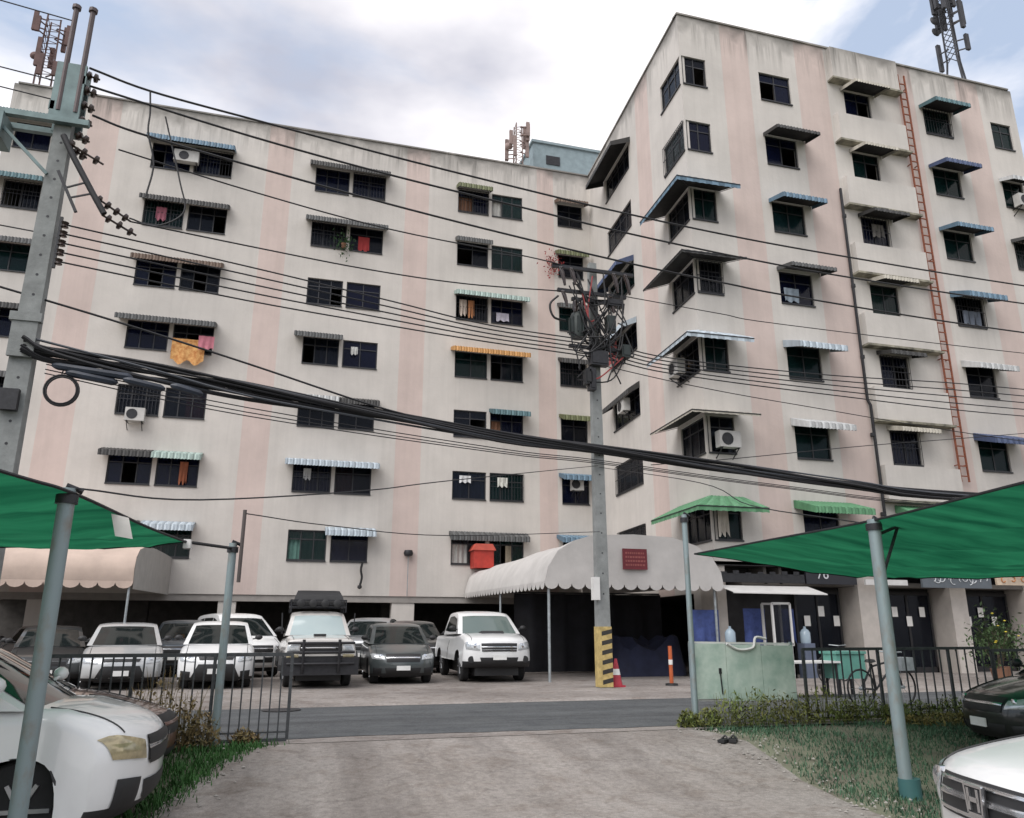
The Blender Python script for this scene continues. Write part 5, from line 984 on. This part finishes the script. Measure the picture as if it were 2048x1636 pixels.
# ------------------------------------------------------------------ vegetation
def blades(name, label, cat, pts, mat, hmin, hmax, w=.008, lean=.5, kind='stuff', seed=1):
    rr = random.Random(seed); m = MB()
    for x, y, z in pts:
        h = rr.uniform(hmin, hmax); a = rr.uniform(0, 6.28); l = rr.uniform(.1, lean)*h; dx, dy = math.cos(a), math.sin(a); b = len(m.v)
        m.v += [(x-dy*w, y+dx*w, z), (x+dy*w, y-dx*w, z), (x+dx*l*.45+dy*w*.7, y+dy*l*.45-dx*w*.7, z+h*.6), (x+dx*l*.45-dy*w*.7, y+dy*l*.45+dx*w*.7, z+h*.6), (x+dx*l, y+dy*l, z+h)]
        m.f += [(b, b+1, b+2, b+3), (b+3, b+2, b+4)]; m.m += [0, 0]
    return tag(m.build(name, mat), label, cat, kind=kind)
GR = pm('grass', (.03, .085, .045), .8, var=.3, scale=1.5, col2=(.055, .11, .06)); GRD = pm('dry_weeds', (.2, .17, .05), .85, var=.3, scale=2.5, col2=(.09, .13, .03)); GRB = pm('lush_grass', (.03, .10, .018), .75, var=.35, scale=2)
rr = random.Random(21); inter = lambda y, E: next((a[0]+(b[0]-a[0])*(y-a[1])/(b[1]-a[1]) for a, b in zip(E, E[1:]) if a[1] <= y <= b[1]), E[-1][0])
pts = []
while len(pts) < 42000:
    x, y = rr.uniform(5.2, 14), rr.uniform(3.2, 11.0)
    e = inter(y, RE) if y <= 10.85 else 5.9
    pn = math.sin(x*2.3+math.sin(y*1.7)*1.5)*math.sin(y*2.1+x*.6)
    if x > e+.02+rr.random()**2*.5 and rr.random() < .55+.45*pn: pts.append((x, y, gz(y)-.02))
blades('grass', 'short worn grass in the right part of the lot', 'grass', pts, GR, .02, .075, .007, .9, seed=2)
pts = []
while len(pts) < 4200:
    y = rr.uniform(7.0, 10.85); e = inter(y, LE); x = e-rr.random()**1.7*1.1+.09*rr.gauss(0, 1)
    pts.append((x, y, gz(y)-.02))
blades('grass', 'bright green grass strip at the left edge of the drive', 'grass', pts, GRB, .03, .12, .008, .9, seed=3)
def weeds(label, spots, seed, mat, hmax, name='weeds', n=260):
    rr = random.Random(seed); m = MB()
    for sx, sy, rad, hh in spots:
        for i in range(n):
            a = rr.uniform(0, 6.28); r_ = rad*math.sqrt(rr.random()); x, y = sx+r_*math.cos(a), sy+r_*.6*math.sin(a); z = gz(y)+rr.random()**.8*hh*(1-.6*(r_/rad)**2)
            d = Vector((rr.gauss(0, 1), rr.gauss(0, 1), rr.gauss(.3, .8))).normalized()*rr.uniform(.025, .06); e = d.cross(Vector((rr.random()-.5, rr.random()-.5, 1))).normalized()*rr.uniform(.008, .02); p = Vector((x, y, z))
            m.quad(p-d, p+e, p+d, p-e)
        for i in range(30):
            a = rr.uniform(0, 6.28); r_ = rad*.8*rr.random(); x, y = sx+r_*math.cos(a), sy+r_*.6*math.sin(a); l = hh*rr.uniform(.5, 1); b = len(m.v); q = rr.gauss(0, .1)
            m.v += [(x-.004, y, gz(y)-.02), (x+.004, y, gz(y)-.02), (x+q+.002, y+q*.5, gz(y)+l), (x+q-.002, y+q*.5, gz(y)+l)]; m.f.append((b, b+1, b+2, b+3)); m.m.append(0)
    return tag(m.build(name, mat), label, 'weeds', kind='stuff')
weeds('straggly weeds at the foot of the pale green board and right railing', [(6.15, 11.0, .22, .3), (6.5, 10.95, .35, .5), (6.9, 10.95, .4, .55), (7.3, 11.0, .4, .5), (7.7, 11.0, .4, .45), (8.1, 11.0, .4, .55), (8.5, 11.0, .3, .4), (9.0, 11.05, .35, .45), (9.5, 11.05, .3, .3), (10.0, 11.1, .35, .3), (10.6, 11.1, .4, .35), (11.2, 11.1, .4, .35), (5.85, 11.05, .18, .25)], 5, GRD, .5, n=300)
weeds('leafy weeds growing through the low gate on the left', [(-1.0, 10.75, .2, .7), (-1.25, 10.75, .25, .95), (-.78, 10.7, .2, .45), (-1.6, 10.8, .25, .7), (-.3, 10.9, .18, .2)], 6, pm('gate_weeds', (.10, .12, .03), .8, var=.4, scale=3, col2=(.2, .13, .06)), .5)
weeds('yellow-brown dry weeds on the ground beside the black car', [(9.3, 10.55, .4, .14), (9.9, 10.5, .5, .16), (10.5, 10.5, .5, .16)], 8, pm('straw_weeds', (.16, .13, .035), .85, var=.3), .2)
for i, (x, y, lb) in enumerate(((18.6, 17.6, 'bushy plant with yellow flowers near the shops at far right'), (19.8, 18.6, 'leafy shrub in front of the shops at far right'))):
    t = thing('shrub', lb, 'shrub', (x, y, .03)); rr = random.Random(40+i); m = MB(); m.lathe([(.16, 0), (.22, .35), (.19, .35)], (0, 0, 0), 12); m.build('pot', pm('pot_clay', (.2, .1, .06), .9), t, 40)
    m = MB(); 
    for k in range(7): m.tube([(0, 0, .3), (rr.gauss(0, .15), rr.gauss(0, .1), .8), (rr.gauss(0, .3), rr.gauss(0, .25), 1.4)], [.015, .01, .005], 5)
    m.build('stem', pm('twig', (.08, .06, .04), .9), t); m = MB()
    for k in range(500):
        p = Vector((rr.gauss(0, .32), rr.gauss(0, .28), rr.gauss(1.05, .33))); d = Vector((rr.gauss(0, 1), rr.gauss(0, 1), rr.gauss(0, 1))).normalized()*.07; e = d.cross(Vector((rr.random(), rr.random(), 1))).normalized()*.028; m.quad(p-d, p+e, p+d, p-e)
    m.build('leaves', pm('shrub_leaf', (.05, .09, .03), .7, var=.4, scale=6), t)
    if i == 0:
        m = MB()
        for k in range(7): p = (rr.gauss(0, .3), rr.gauss(-.25, .15), rr.gauss(1.1, .3)); m.lathe([(.01, -.02), (.04, 0), (.01, .02)], p, 6)
        m.build('flowers', pm('yellow_flower', (.5, .4, .04), .7), t)
# low stones and litter scattered by the drive edge
STN = pm('pebble', (.26, .24, .22), .9, var=.3, scale=6); rr = random.Random(77); m = MB()
for i in range(420):
    y = rr.uniform(4, 10.8); side = rr.random() < .7; x = (inter(y, RE)+rr.gauss(.05, .25)) if side else (inter(y, LE)+rr.gauss(0, .25)); s_ = rr.uniform(.008, .03); b = len(m.v); z = gz(y)
    m.v += [(x+s_*rr.uniform(.6, 1.3), y, z+s_*.2), (x, y+s_*rr.uniform(.6, 1.3), z+s_*.2), (x-s_, y, z+s_*.2), (x, y-s_, z+s_*.2), (x+s_*.1, y, z+s_*.8)]; m.f += [(b, b+1, b+4), (b+1, b+2, b+4), (b+2, b+3, b+4), (b+3, b, b+4)]; m.m += [0]*4
tag(m.build('gravel', STN), 'loose pebbles along the edges of the drive', 'gravel', kind='stuff')
